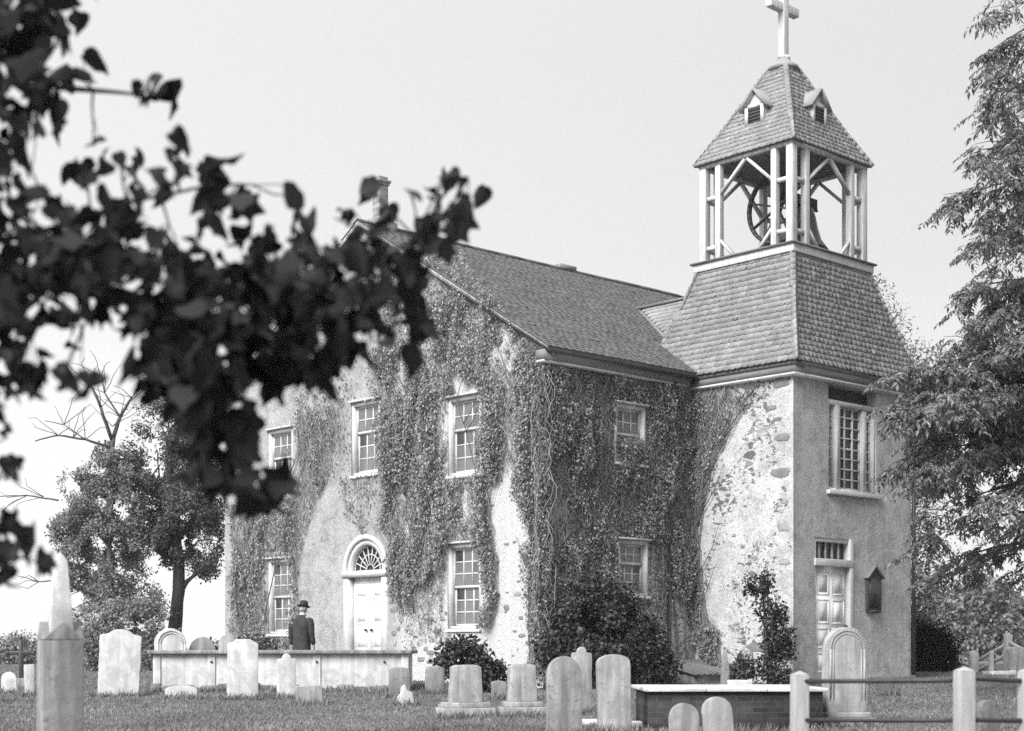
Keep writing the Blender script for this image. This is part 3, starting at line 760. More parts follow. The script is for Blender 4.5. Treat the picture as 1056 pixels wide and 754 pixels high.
for nrm, ex, ha, hb in faces:      # posts
    c = cen + nrm * (hb - pw / 2) - ex * (ha - pw / 2)
    m = MB(); beam(m, c + Vector((0, 0, Z0)), c + Vector((0, 0, Z1)), pw, pw, up=ex); m.build('post', MAT['belfry'], church, bevel=0.01)
    ins = ha * 0.60
    for sg in (-1, 1):
        c = cen + nrm * (hb - 0.075) + ex * (sg * ins)
        m = MB(); beam(m, c + Vector((0, 0, Z0)), c + Vector((0, 0, Z1 - 0.002)), 0.14, 0.14, up=ex); m.build('post', MAT['belfry'], church, bevel=0.01)
        for zr in (Z0 + 0.30, Z0 + 1.38):
            m = MB(); beam(m, cen + nrm * (hb - 0.08) + ex * (sg * (ins + 0.07)) + Vector((0, 0, zr)), cen + nrm * (hb - 0.08) + ex * (sg * (ha - pw)) + Vector((0, 0, zr)), 0.09, 0.085); m.build('rail', MAT['belfry'], church)
        m = MB(); beam(m, cen + nrm * (hb - 0.06) + ex * (sg * (ins - 0.05)) + Vector((0, 0, Z0 + 1.42)), cen + nrm * (hb - 0.06) + ex * (sg * 0.03) + Vector((0, 0, Z1 - 0.03)), 0.06, 0.085, up=nrm); m.build('brace', MAT['belfry'], church)
        m = MB(); beam(m, cen + nrm * (hb - 0.06) + ex * (sg * (ins - 0.05)) + Vector((0, 0, Z0 + 0.42)), cen + nrm * (hb - 0.06) + ex * (sg * (ins - 0.42)) + Vector((0, 0, Z0 + 0.03)), 0.055, 0.07, up=nrm); m.build('brace', MAT['belfry'], church)
mb = MB()
for nrm, ex, ha, hb in faces: beam(mb, cen + nrm * (hb - 0.05) - ex * (ha - (0.1 if ex.x else 0)) + Vector((0, 0, Z1 + 0.05)), cen + nrm * (hb - 0.05) + ex * (ha - (0.1 if ex.x else 0)) + Vector((0, 0, Z1 + 0.05)), 0.1, 0.1)
mb.build('top_plate', MAT['belfry'], church)
mb = MB(); box(mb, BX0 + 0.1, BX1 - 0.1, BY0 + 0.1, BY1 - 0.1, Z1 + 0.06, Z1 + 0.09); mb.build('belfry_ceiling', MAT['soffit'], church)
# bell, headstock and wheel
bc = Vector((BCX + 0.44, BCY - 0.15, 10.36))
m = MB(); lathe(m, [(0.02, 0.02), (0.18, 0.0), (0.27, -0.06), (0.32, -0.25), (0.37, -0.50), (0.44, -0.74), (0.55, -0.90), (0.60, -0.97), (0.54, -0.97), (0.42, -0.76), (0.25, -0.3), (0.02, -0.1)], bc, 32)
bell = m.build('bell', MAT['bronze'], church, smooth=True)
m = MB(); tube(m, [bc + Vector((0, 0, -0.1)), bc + Vector((0.02, 0, -0.8))], 0.02); lathe(m, [(0.01, 0.06), (0.06, 0), (0.01, -0.06)], bc + Vector((0.02, 0, -0.84)), 12); m.build('clapper', MAT['iron'], bell)
m = MB(); beam(m, bc + Vector((-1.15, 0, 0.14)), bc + Vector((0.50, 0, 0.14)), 0.16, 0.22); beam(m, bc + Vector((-1.2, 0, 0.03)), bc + Vector((0.60, 0, 0.03)), 0.05, 0.05)
m.build('headstock', MAT['dark'], church, bevel=0.01)
for xx in (-0.62,):
    m = MB()
    for sg in (-1, 1): beam(m, bc + Vector((xx, sg * 0.62, -1.2)), bc + Vector((xx, sg * 0.08, 0.02)), 0.11, 0.13, up=(1, 0, 0))
    beam(m, bc + Vector((xx, -0.45, -0.75)), bc + Vector((xx, 0.45, -0.75)), 0.07, 0.1)
    m.build('bell_frame', MAT['dark'], church)
m = MB(); wc = bc + Vector((-0.86, 0, -0.16)); R_ = 0.76
ring = [wc + Vector((0, R_ * math.cos(2 * PI * i / 36), R_ * math.sin(2 * PI * i / 36))) for i in range(36)]
for i in range(36): beam(m, ring[i], ring[(i + 1) % 36], 0.06, 0.10, up=(1, 0, 0))
for i in range(4):
    t = PI * i / 4 + 0.3; beam(m, wc + Vector((0.004 * i, R_ * math.cos(t), R_ * math.sin(t))), wc - Vector((-0.004 * i, R_ * math.cos(t), R_ * math.sin(t))), 0.035, 0.07, up=(1, 0, 0))
m.build('bell_wheel', MAT['dark'], church)

for xx in (-0.3, 0.3): m = MB(); beam(m, bc + Vector((xx, 0, 0.2)), (bc.x + xx, bc.y, Z1 + 0.06), 0.05, 0.05); m.build('hanger', MAT['iron'], church)
# ---- belfry roof, dormers and cross
RB, RT = 11.20, 13.32
def pyr(t):
    o = 0.04 * (1 - t) + 0.04 * (1 - t) ** 4
    hx = (HX) * (1 - t) + 0.24 * t + o; hy = (HY) * (1 - t) + 0.24 * t + o
    return BCX - hx, BCX + hx, BCY - hy, BCY + hy, RB + (RT - RB) * t
mb = MB(); dk = MB(); hp = [MB() for _ in range(4)]; ST2 = 19
rings = [pyr(i / ST2) for i in range(ST2 + 1)]
for i in range(ST2):
    A, B = rings[i], rings[i + 1]
    ca = [Vector(p) for p in ((A[0], A[2], A[4]), (A[1], A[2], A[4]), (A[1], A[3], A[4]), (A[0], A[3], A[4]))]; cb = [Vector(p) for p in ((B[0], B[2], B[4]), (B[1], B[2], B[4]), (B[1], B[3], B[4]), (B[0], B[3], B[4]))]
    for k in range(4):
        p, q, r_, s_ = ca[k], ca[(k + 1) % 4], cb[(k + 1) % 4], cb[k]
        dk.add([p, q, r_, s_], [(0, 1, 2, 3)])
        ex = (q - p).normalized(); Lw = (q - p).length; mid = ((s_ + r_) - (p + q)) / 2; ey = mid.normalized(); L = mid.length; nr = ex.cross(ey).normalized()
        i0 = (s_ - p).dot(ex); i1 = Lw + (r_ - q).dot(ex)
        shingles(mb, p, ex, ey, nr, L, lambda h, i0=i0, i1=i1, Lw=Lw, L=L: (i0 * h / L - 0.005, Lw + (i1 - Lw) * h / L + 0.005), L, 0.15, 0.020, True, 0.008)
        beam(hp[k], p, s_ + (s_ - p).normalized() * 0.02, 0.11, 0.045 + 0.004 * (i % 3), up=(p - Vector((BCX, BCY, p.z))))
br_ = mb.build('belfry_roof', MAT['tshingle'], church, label='steep pyramid roof of scalloped shingles over the open belfry')
A = rings[0]; dk.add([(A[0], A[2], A[4] - 0.004), (A[1], A[2], A[4] - 0.004), (A[1], A[3], A[4] - 0.004), (A[0], A[3], A[4] - 0.004)], [(3, 2, 1, 0)])
dk.build('roof_deck', MAT['soffit'], br_); [q.build('hip_shingle', MAT['tshingle'], br_) for q in hp]
mb = MB(); lathe(mb, [(0.36, -0.03), (0.33, 0.05), (0.24, 0.12), (0.16, 0.16), (0.15, 0.22)], (BCX, BCY, RT), 4 * 6); mb.build('roof_cap', MAT['tshingle'], br_)
for nrm, ex, ha, hb in faces:
    zb, zt, zap = 11.90, 12.28, 12.62; hw = 0.24
    t = (zb - RB) / (RT - RB); rr = pyr(t)
    outd = ((rr[1] - rr[0]) if abs(nrm.x) else (rr[3] - rr[2])) / 2 + 0.02
    f0 = cen + nrm * outd
    fr = lambda a, d, z, f0=f0, nrm=nrm, ex=ex: tuple(f0 + ex * a - nrm * d + Vector((0, 0, z)))
    m = MB()
    poly = [(-hw, zb), (hw, zb), (hw, zt), (0, zap - 0.06), (-hw, zt)]
    prism(m, poly, 0.05, 1.0, fr); dm = m.build('dormer', MAT['belfry'], church)
    m = MB(); fbx(m, fr, -hw - 0.01, -hw + 0.07, 0.0, 0.06, zb, zt); fbx(m, fr, hw - 0.07, hw + 0.01, 0.0, 0.06, zb, zt); fbx(m, fr, -hw + 0.07, hw - 0.07, 0.001, 0.06, zt - 0.03, zt + 0.05); m.build('dormer_frame', MAT['paint'], dm)
    m = MB(); fbx(m, fr, -hw + 0.07, hw - 0.07, 0.03, 0.06, zb, zt - 0.03)
    for j in range(5): z = zb + 0.02 + j * 0.07; fbx(m, fr, -hw + 0.07, hw - 0.07, 0.012, 0.03, z, z + 0.03)
    m.build('louver', MAT['dark'], dm)
    m = MB()
    for sg in (-1, 1):
        p = Vector(fr(sg * (hw + 0.10), 0, zt - 0.08)); q = Vector(fr(0, 0, zap)); w2 = -nrm * 0.95
        nn = (q - p).cross(w2).normalized() * (1 if sg > 0 else -1)
        ed = [p + nrm * 0.06, q + nrm * 0.06, q + w2, p + w2]
        if nn.z < 0: nn = -nn
        m.add(ed + [e + nn * 0.045 for e in ed], BOXF)
    m.build('dormer_roof', MAT['tshingle'], dm)
m = MB(); lathe(m, [(0.15, 0), (0.19, 0.03), (0.19, 0.07), (0.12, 0.10)], (BCX, BCY, RT + 0.2), 4); cbs = m
beam(cbs, (BCX, BCY, RT + 0.2), (BCX - 0.03, BCY - 0.02, 15.12), 0.17, 0.17, up=(1, 0, 0))
beam(cbs, (BCX - 0.53, BCY, 14.66), (BCX + 0.47, BCY, 14.66), 0.165, 0.18)
cbs.build('cross', MAT['belfry'], church, bevel=0.012, label='plain timber cross leaning slightly at the very top')

# chimney on the gable peak
m = MB()
cx0, cy0 = 0.45, GC + 0.02
for (w, a, b) in ((0.27, 9.4, 10.10), (0.21, 10.10, 10.20), (0.125, 10.20, 10.93), (0.15, 10.93, 10.99), (0.175, 10.99, 11.05), (0.12, 11.05, 11.13)): box(m, cx0 - w, cx0 + w, cy0 - w, cy0 + w, a, b - 0.002)
m.build('chimney', MAT['chimney'], church, bevel=0.01)

# downspouts
def spout(pts, name='downspout'):
    m = MB(); tube(m, pts, 0.045, 8); return m.build(name, MAT['iron'], church, smooth=True)
spout([(3.62, -0.22, 6.2), (3.62, -0.07, 5.95), (3.62, -0.07, 0.2), (3.62, -0.2, 0.0)])
spout([(TX1 + 0.03, TY0 - 0.05, 6.1), (TX1 + 0.03, TY0 - 0.05, 0.06)])
# cellar hatch in the angle of tower and side wall
m = MB()
prism(m, [(-1.25, -0.3), (-0.01, -0.3), (-0.01, 0.40), (-1.25, 0.10)], 3.0, 4.36, lambda a, d, z: (d, a, z))
hatch = m.build('cellar_hatch', MAT['marble_grey'], church)
m = MB()
hs = math.hypot(1.31, 0.30)
for i in range(8):
    xx = 2.95 + i * 0.18; beam(m, (xx + 0.09, -1.32, 0.115), (xx + 0.09, 0.0, 0.425), 0.174, 0.035, up=(0, -0.2, 1))
beam(m, (3.66, -1.32, 0.145), (3.66, 0.0, 0.455), 0.06, 0.03, up=(0, -0.2, 1))
m.build('hatch_boards', MAT['board'], hatch)
# notice board by the tower door
nb = empty('notice_board', CW(TX0 + 2.77, TY0, 1.4), 'dark wooden notice board with a little gabled hood on the grey tower front', 'notice board', rz=CH_ROT)
m = MB(); prism(m, [(-0.25, 0.06), (0.25, 0.06), (0.25, 0.80), (0, 0.98), (-0.25, 0.80)], -0.07, -0.004); m.build('case', MAT['dark'], nb, bevel=0.006)
m = MB(); box(m, -0.20, 0.20, -0.082, -0.06, 0.12, 0.74); m.build('panel', MAT['iron'], nb)
m = MB()
for sg in (-1, 1): beam(m, (sg * 0.31, -0.06, 0.73), (0, -0.06 - 0.001 * sg, 1.0), 0.13, 0.03, up=(0, 0, 1))
m.build('hood', MAT['fascia'], nb, bevel=0.004)
m = MB(); box(m, -0.22, 0.22, -0.08, -0.005, 0.0, 0.058); m.build('bracket', MAT['dark'], nb)

# ================================================================== IVY
def ivy(name, label, wall, polys, holes, density, parent_loc, stems=60, seed=1, size=0.085, trunks=(), fill=0.25):
    """wall: (origin, along, outward, a0, a1, z0, z1); polys seen from the path, each with its own fullness"""
    O, al, out, a0, a1, z0, z1 = wall
    root = empty(name, parent_loc, label, 'ivy', 'ivy climbing the church walls')
    O = np.array(O); al = np.array(al); out = np.array(out)
    area = (a1 - a0) * (z1 - z0); n = int(area * density * 1.6)
    a = a0 + (a1 - a0) * RNG.random(n); z = z0 + (z1 - z0) * RNG.random(n)
    P = O + al * a[:, None] + np.array([0, 0, 1.0]) * z[:, None]
    px, py = project(P)
    jit = 6.0
    qx = px + jit * nz(np.stack([a, z, z * 0 + seed], 1), 2.6); qy = py + jit * nz(np.stack([a, z, z * 0 + seed + 9], 1), 2.6)
    w = np.zeros(n)
    for poly, d in polys: w = np.where(in_poly(qx, qy, poly), np.maximum(w, d), w)
    for hx0, hx1, hz0, hz1 in holes: w[(a > hx0) & (a < hx1) & (z > hz0) & (z < hz1)] = 0
    A3 = np.stack([a * 1.6, z * 0.7, a * 0 + seed], 1)
    cl = 0.45 + 1.15 * nz(A3, 1.0) + 0.75 * nz(A3, 3.3)       # strands
    keep = RNG.random(n) < w * np.clip(fill + cl, 0.04, 1.2) / 1.2
    P = P[keep]; ww = w[keep]; cl = cl[keep]; k = len(P)
    depth = (0.03 + 0.26 * RNG.random(k) * np.clip(0.1 + cl, 0.1, 1.4)) * np.clip(ww + 0.25, 0.3, 1)
    Pl = P + out * depth[:, None]
    ax = np.array([0, 0, -1.0]) + rnd_dirs(k) * 0.75 + out * 0.25
    nn = out * 1.0 + np.array([0, 0, 0.55]) + rnd_dirs(k) * 0.75
    mb = MB(); scatter(mb, Pl, ax, nn, size * (0.45 + 1.1 * RNG.random(k) ** 1.5))
    mb.build('leaves', MAT['ivy'], root, origin=parent_loc)
    mb = MB(); idx = RNG.permutation(k)[:stems]
    for i in idx:                     # bare strands running down the wall
        p = Vector(P[i]) + Vector(out) * 0.02; pts = []; L = random.uniform(0.7, 2.2); sd = random.random() * 50
        for j in range(9):
            t = j / 8
            q = p + Vector(al) * (0.75 * mnoise.noise(Vector((sd, t * 1.9, 0.2))) + 0.09 * mnoise.noise(Vector((sd, t * 9, 3)))) * L * 0.6 + Vector((0, 0, (0.5 - t) * L)) + Vector(out) * (0.03 + (0.16 if i % 3 == 0 else 0.05) * abs(mnoise.noise(Vector((t * 3, sd, 1)))))
            pts.append(q)
        pts = [q for q in pts if 0.0 < q.z < 6.2 + 3.2 * (name == 'gable') and any(in_poly(np.array([project(q)[0]]), np.array([project(q)[1]]), np.array(pl) + 0)[0] for pl, d in polys)]
        hit = any(hx0 - 0.04 < (q - Vector(O)).dot(Vector(al)) < hx1 + 0.04 and hz0 - 0.04 < q.z < hz1 + 0.04 for q in pts for hx0, hx1, hz0, hz1 in holes)
        if len(pts) > 2 and not hit: tube(mb, pts, [0.0075 * (1 - 0.6 * j / len(pts)) for j in range(len(pts))], 4, cap=False)
    for (a_, z_, a2, z2) in trunks:       # old woody runners climbing from the ground
        pts = []; sd = a_ * 3.1 + seed
        for j in range(26):
            t = j / 25
            q = Vector(O) + Vector(al) * (a_ + (a2 - a_) * t ** 1.3 + 0.22 * mnoise.noise(Vector((sd, t * 3.5, 0)))) + Vector((0, 0, z_ + (z2 - z_) * t)) + Vector(out) * (0.05 + 0.06 * abs(mnoise.noise(Vector((t * 4, sd, 2)))))
            pts.append(q)
        tube(mb, pts, [0.020 * (1 - 0.7 * j / 25) for j in range(26)], 6, 1)
        for b_ in range(9):
            j = random.randint(6, 24); p = pts[j]; sgn = random.choice((-1, 1)); L = random.uniform(0.4, 1.3)
            tube(mb, [p + Vector(al) * (sgn * L * 0.6 * (q / 6) ** 0.7 + 0.05 * mnoise.noise(Vector((b_ + sd, q * .5, 1)))) + Vector((0, 0, L * q / 6)) + Vector(out) * 0.02 for q in range(7)], [0.011 - 0.0013 * q for q in range(7)], 4, 1)
    mb.build('stems', [MAT['ivy_stem'], MAT['ivy_wood']], root, origin=parent_loc)
    return root
gw = lambda: (tuple(CW(0, 0, 0)), tuple(u), tuple(-v), -0.12, GW, 0.0, APX)
ghl = [(c - w / 2 + 0.03, c + w / 2 - 0.0, a - 0.02, b + 0.0) for c, w, a, b, _, _ in GWIN] + [(DOOR_C - 0.78, DOOR_C + 0.78, 0, DOOR_T + 0.80)]
ghl_n = ghl + [(0, 20, WT, 20)]
ivy('climbing_ivy', 'ragged ivy on the far left corner of the gable wall, beside the left windows', gw(),
    [([(236, 520), (262, 505), (306, 490), (318, 540), (307, 580), (310, 668), (252, 672), (238, 668), (240, 560)], 0.5), ([(306, 400), (346, 395), (344, 480), (318, 540), (307, 520)], 0.4), ([(310, 380), (385, 360), (390, 420), (366, 500), (335, 500)], 0.12)],
    ghl, 1700, CW(0, 10, 0), 620, 3, 0.055, [(9.7, 0, 8.2, 5.2), (10.4, 0, 10.2, 4.0)], 0.22)
ivy('climbing_ivy', 'thick ivy curtain between the middle and right windows of the gable wall', gw(),
    [([(386, 360), (440, 335), (466, 385), (467, 480), (500, 492), (512, 560), (514, 640), (502, 648), (500, 562), (466, 552), (462, 585), (440, 600), (425, 622), (404, 612), (402, 560), (392, 540), (398, 500)], 0.95),
     ([(430, 320), (500, 290), (540, 345), (576, 372), (574, 690), (549, 690), (545, 600), (546, 540), (530, 485), (503, 500), (497, 480), (497, 400), (466, 385)], 1.0),
     ([(352, 490), (398, 485), (392, 545), (376, 552), (356, 535)], 0.2), ([(395, 290), (470, 250), (505, 300), (480, 345), (400, 370)], 0.38), ([(405, 600), (460, 590), (460, 660), (420, 668)], 0.16)],
    ghl, 2000, CW(0, 3, 0), 1100, 5, 0.050, [(3.9, 1.4, 4.2, 6.6), (0.15, 0, 1.0, 6.8), (1.6, 2.9, 3.2, 7.4), (3.2, 5.6, 4.4, 8.4)], 0.42)
sw = lambda: (tuple(CW(0, 0, 0)), tuple(v), tuple(-u), -0.16, TX0, 0.0, 6.12)
shl = [(c - w / 2 - 0.03, c + w / 2 + 0.05, a - 0.06, b + 0.05) for c, w, a, b, _, _ in SWIN]
shl[1] = (shl[1][0] + 0.06, shl[1][1], 4.95, 5.66)
ivy('climbing_ivy', 'densest ivy, covering the side wall between the gable corner and the tower', sw(),
    [([(542, 366), (720, 385), (722, 480), (712, 560), (690, 560), (668, 556), (640, 552), (636, 610), (600, 640), (548, 660), (548, 480)], 1.0), ([(684, 540), (716, 540), (722, 640), (716, 660), (690, 600)], 0.9), ([(636, 540), (690, 540), (690, 640), (636, 640)], 0.25)],
    shl, 2100, CW(2, -0.1, 0), 1200, 8, 0.050, [(0.5, 0, 1.2, 5.6), (3.9, 0, 3.2, 5.8), (1.5, 0.5, 1.6, 5.0), (4.2, 0.3, 4.1, 5.9)], 0.60)
tl = (tuple(CW(TX0, 0, 0)), tuple(-u), tuple(-v), 0, 2.6, 0.0, 6.05)
ivy('climbing_ivy', 'thin ivy strands spreading over the white left flank of the tower', tl,
    [([(712, 385), (765, 400), (752, 440), (735, 480), (722, 520), (712, 600)], 0.38), ([(712, 560), (722, 560), (728, 640), (742, 650), (744, 690), (726, 690), (712, 640)], 0.85), ([(760, 400), (800, 395), (780, 412), (760, 425)], 0.25)],
    [], 1500, CW(TX0 - 0.1, -1.0, 0), 420, 12, 0.05, [(0.12, 0.2, 0.3, 5.8), (0.2, 3.4, 1.3, 5.9), (0.15, 3.0, 0.8, 5.9), (0.3, 4.2, 1.7, 5.95)], 0.3)

# ================================================================== SHRUBS
def shrub(name, label, base, blobs, n, size, mat, templ=T_SIMPLE, gap=-0.12, cat='shrub', group=None, stems=5, gs=2.0, core=None):
    base = Vector(base); root = empty(name, base, label, cat, group)
    mb = MB(); tot = sum(b[3] * b[4] * b[5] for b in blobs)
    for i, (x, y, z, rx, ry, rz) in enumerate(blobs):
        blob(mb, (base.x + x, base.y + y, base.z + z), (rx, ry, rz), int(n * rx * ry * rz / tot), size, gap, gs, 0.45, templ, 0.2, off=i * 3.3, cut_z=base.z - 0.02)
    mb.build('foliage', mat, root, origin=base)
    mb = MB()
    for i in range(stems):
        b = blobs[i % len(blobs)]
        tube(mb, wobble(base + Vector((random.uniform(-.1, .1), random.uniform(-.1, .1), -0.1)), base + Vector((b[0] + random.uniform(-.4, .4) * b[3], b[1] + random.uniform(-.4, .4) * b[4], b[2] + 0.4 * b[5])), 6, 0.12, i * 7.1 + base.x), [0.03, 0.027, 0.023, 0.019, 0.015, 0.011, 0.007], 5)
    mb.build('stems', MAT['bark'], root, origin=base)
    return root
def at_ground(px, Y):
    x = (px - 528) / F_PX * Y; return Vector((x, Y, ground_z(x, Y)))
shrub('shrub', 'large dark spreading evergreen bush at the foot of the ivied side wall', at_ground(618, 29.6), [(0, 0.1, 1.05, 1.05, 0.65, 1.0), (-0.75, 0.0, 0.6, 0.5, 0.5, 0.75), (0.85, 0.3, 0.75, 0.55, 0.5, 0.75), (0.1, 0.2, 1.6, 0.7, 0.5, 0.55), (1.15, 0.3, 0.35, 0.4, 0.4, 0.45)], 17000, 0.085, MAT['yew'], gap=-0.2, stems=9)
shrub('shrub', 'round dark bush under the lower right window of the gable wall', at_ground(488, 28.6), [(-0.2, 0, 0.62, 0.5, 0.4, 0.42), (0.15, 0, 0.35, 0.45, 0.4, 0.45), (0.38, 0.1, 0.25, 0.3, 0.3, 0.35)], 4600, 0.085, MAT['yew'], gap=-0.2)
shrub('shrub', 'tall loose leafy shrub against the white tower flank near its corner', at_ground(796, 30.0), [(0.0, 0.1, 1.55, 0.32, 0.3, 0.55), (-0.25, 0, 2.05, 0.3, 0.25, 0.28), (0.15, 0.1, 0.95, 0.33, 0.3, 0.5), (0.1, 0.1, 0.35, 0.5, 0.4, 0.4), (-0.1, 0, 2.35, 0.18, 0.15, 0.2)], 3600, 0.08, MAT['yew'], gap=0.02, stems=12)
shrub('shrub', 'low leafy plant beside the narrow stone post below the tower', at_ground(762, 30.2), [(0, 0, 0.32, 0.3, 0.25, 0.34)], 900, 0.09, MAT['shrub'], gap=-0.1)
shrub('shrub', 'low ivy clump at the left end of the gable wall under its lower window', CW(-0.35, 9.4, 0), [(0, 0, 0.5, 0.8, 0.4, 0.42), (-1.0, 0.5, 0.45, 0.5, 0.4, 0.4)], 3600, 0.085, MAT['shrub'], gap=-0.15)
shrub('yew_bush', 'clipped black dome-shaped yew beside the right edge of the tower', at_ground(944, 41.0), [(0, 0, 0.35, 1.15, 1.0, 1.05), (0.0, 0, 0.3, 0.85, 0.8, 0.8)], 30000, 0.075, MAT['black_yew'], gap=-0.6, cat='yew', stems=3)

# ================================================================== TREES
def tree(name, label, base, th, tr, clumps, n, size, leafmat, barkmat, group=None, templ=T_SIMPLE, gap=-0.05, gs=0.8, lean=(0, 0), shell=0.35, twigs=6, extra=None):
    base = Vector(base); root = empty(name, base, label, 'tree', group)
    tk = MB(); topp = base + Vector((lean[0], lean[1], th))
    ln = wobble(base + Vector((0, 0, -0.3)), topp, 9, 0.05, base.x * 1.3)
    tube(tk, ln, [tr * (1.35 if i == 0 else 1) * (1 - 0.6 * i / 9) for i in range(10)], 9)
    cr = MB(); tot = sum(c[3] * c[4] * c[5] for c in clumps)
    for i, (x, y, z, rx, ry, rz) in enumerate(clumps):
        c = base + Vector((x, y, z))
        s0 = ln[min(9, max(3, int(9 * min(1, (z - rz * 0.7) / th))))]
        lim = wobble(s0, c, 6, 0.10, i * 5.7 + base.y)
        tube(tk, lim, [tr * 0.42 * (1 - 0.13 * j) for j in range(7)], 6)
        for j in range(twigs):
            d = Vector(rnd_dirs(1)[0]); q = c + Vector((d.x * rx, d.y * ry, d.z * rz)) * 0.9
            tube(tk, wobble(lim[3 + j % 4], q, 4, 0.12, i + j * 3.1), [tr * 0.14, tr * 0.11, tr * 0.08, tr * 0.05, tr * 0.02], 4)
        blob(cr, c, (rx, ry, rz), int(n * rx * ry * rz / tot), size, gap, gs, shell, templ, 0.35, off=i * 2.9)
    if extra: extra(tk, ln)
    tk.build('trunk', barkmat, root, origin=base, smooth=True)
    cr.build('crown', leafmat, root, origin=base)
    return root
TG = 'trees beyond the churchyard'
# left: open tree with dead upper limbs, denser tree with the dark trunk
def dead_limbs(tk, ln):
    D = 46.0
    def br(a, pts, r):
        P = [W(px, py, D + dz) for px, py, dz in pts]
        for i in range(len(P) - 1):
            tube(tk, wobble(P[i], P[i + 1], 4, 0.06, px_seed(pts[i])), [r * (1 - (i + t / 4) / len(P) * 0.8) for t in range(5)], 6)
    px_seed = lambda p: p[0] * 0.37 + p[1] * 0.11
    br(0, [(116, 520, 0), (114, 470, 0), (117, 452, 0), (124, 430, 0.3), (136, 410, 0.5)], 0.10)
    br(0, [(116, 455, 0), (104, 420, -0.4), (94, 398, -0.6)], 0.06)
    br(0, [(124, 430, 0.3), (108, 405, 0.5), (104, 390, 0.6)], 0.035)
    br(0, [(115, 462, 0), (88, 453, -0.5), (60, 449, -0.8), (36, 455, -1.0)], 0.045)
    br(0, [(88, 453, -0.5), (66, 438, -0.4), (46, 434, -0.4)], 0.022)
    br(0, [(60, 516, 0), (28, 511, 0.6), (0, 512, 0.7)], 0.03)
    br(0, [(108, 622, 0), (86, 608, -0.5), (70, 598, -0.7)], 0.05)
    br(0, [(100, 616, 0), (84, 624, 0.3), (70, 632, 0.5)], 0.03)
    br(0, [(62, 599, 0), (40, 600, 0.3), (18, 594, 0.5)], 0.025)
    tips = [(124, 430), (136, 410), (104, 420), (94, 398), (108, 405), (104, 390), (88, 453), (60, 449), (66, 438), (28, 511), (86, 608), (70, 598), (40, 600), (116, 440), (130, 418), (75, 452), (45, 512)]
    for x_, y_ in tips:
        for q in range(3):
            L_ = random.uniform(10, 30); a_ = random.uniform(-2.9, -0.3) if y_ < 460 else random.uniform(2.4, 4.0)
            x2, y2 = x_ + L_ * math.cos(a_), y_ + L_ * math.sin(a_)
            br(0, [(x_, y_, 0), (x2, y2, random.uniform(-.5, .5)), (x2 + 9 * math.cos(a_ + random.uniform(-1, 1)), y2 + 9 * math.sin(a_ + random.uniform(-1, 1)), 0.2)], 0.013)
b = at_ground(112, 46)
tree('broadleaf_tree', 'open leafy tree with dead bare branches at its top, left of the dark trunk', b, 6.8, 0.12,
     [(-0.3, 0, 3.6, 1.0, 1.0, 1.0), (0.3, 0.3, 4.7, 0.9, 0.9, 0.9), (-0.7, -0.2, 4.6, 0.75, 0.8, 0.7), (-0.2, 0, 5.7, 0.65, 0.7, 0.6), (-1.0, 0.2, 3.6, 0.6, 0.7, 0.7), (0.7, 0, 3.3, 0.7, 0.7, 0.8), (0.2, 0, 2.4, 0.8, 0.7, 0.5), (0.05, 0, 6.4, 0.6, 0.5, 0.6), (0.3, 0.1, 5.6, 0.9, 0.8, 0.7), (-0.8, 0, 5.5, 0.7, 0.6, 0.6), (-1.35, 0.1, 4.1, 0.5, 0.6, 0.7), (-0.1, -0.2, 1.5, 1.1, 0.8, 0.7), (0.9, 0, 2.0, 0.8, 0.7, 0.7), (-0.9, 0.2, 2.6, 0.6, 0.6, 0.6)],
     46000, 0.08, MAT['leaf_far'], MAT['bark_pale'], TG, gap=0.06, gs=1.5, extra=dead_limbs)
b = at_ground(177, 47)
tree('broadleaf_tree', 'dense tree on a dark straight trunk just left of the church', b, 7.2, 0.24,
     [(-0.5, 0, 4.0, 1.2, 1.1, 1.0), (0.8, 0, 3.9, 1.0, 1.0, 0.8), (0.2, 0, 5.2, 1.3, 1.2, 1.1), (-0.8, 0.2, 6.1, 1.0, 1.0, 0.9), (0.7, 0.2, 6.6, 1.1, 1.0, 0.9), (-0.1, 0, 7.5, 1.0, 1.0, 0.8), (1.2, 0, 5.0, 0.7, 0.8, 0.8), (1.0, 0, 3.1, 0.6, 0.6, 0.4)],
     50000, 0.085, MAT['leaf_dark'], MAT['bark'], TG, gap=0.04, gs=1.4)
shrub('shrub', 'thicket of bushes under the open tree, behind the leaning slab headstone', at_ground(128, 42), [(0.2, 0, 1.1, 1.1, 0.8, 1.1), (-0.7, 0, 0.8, 0.6, 0.6, 0.9), (0.9, 0, 0.5, 0.5, 0.5, 0.6)], 9000, 0.095, MAT['leaf_far'], gap=0.0)
shrub('shrub', 'pale bush far off behind the iron grave cross', at_ground(22, 60), [(0, 0, 0.5, 1.6, 1, 0.7), (-1.6, 0, 0.35, 1.2, 1, 0.5)], 3500, 0.14, MAT['leaf_far'], gap=-0.1)
# behind the tower, a spire-shaped evergreen
b = at_ground(892, 50)
cl = []
for i in range(11):
    z = 1.6 + i * 1.05; r = min(3.0, 0.62 + 0.68 * max(0, 12.4 - z))
    cl.append((0.1 * math.sin(i * 2), 0.1 * math.cos(i), z, r, r, 0.75))
tree('evergreen_tree', 'tall dark spire-shaped evergreen rising behind the right side of the tower roof', b, 12.9, 0.2, cl, 60000, 0.13, MAT['yew'], MAT['bark'], TG, templ=T_LANCE, gap=-0.15, gs=1.4, twigs=8)
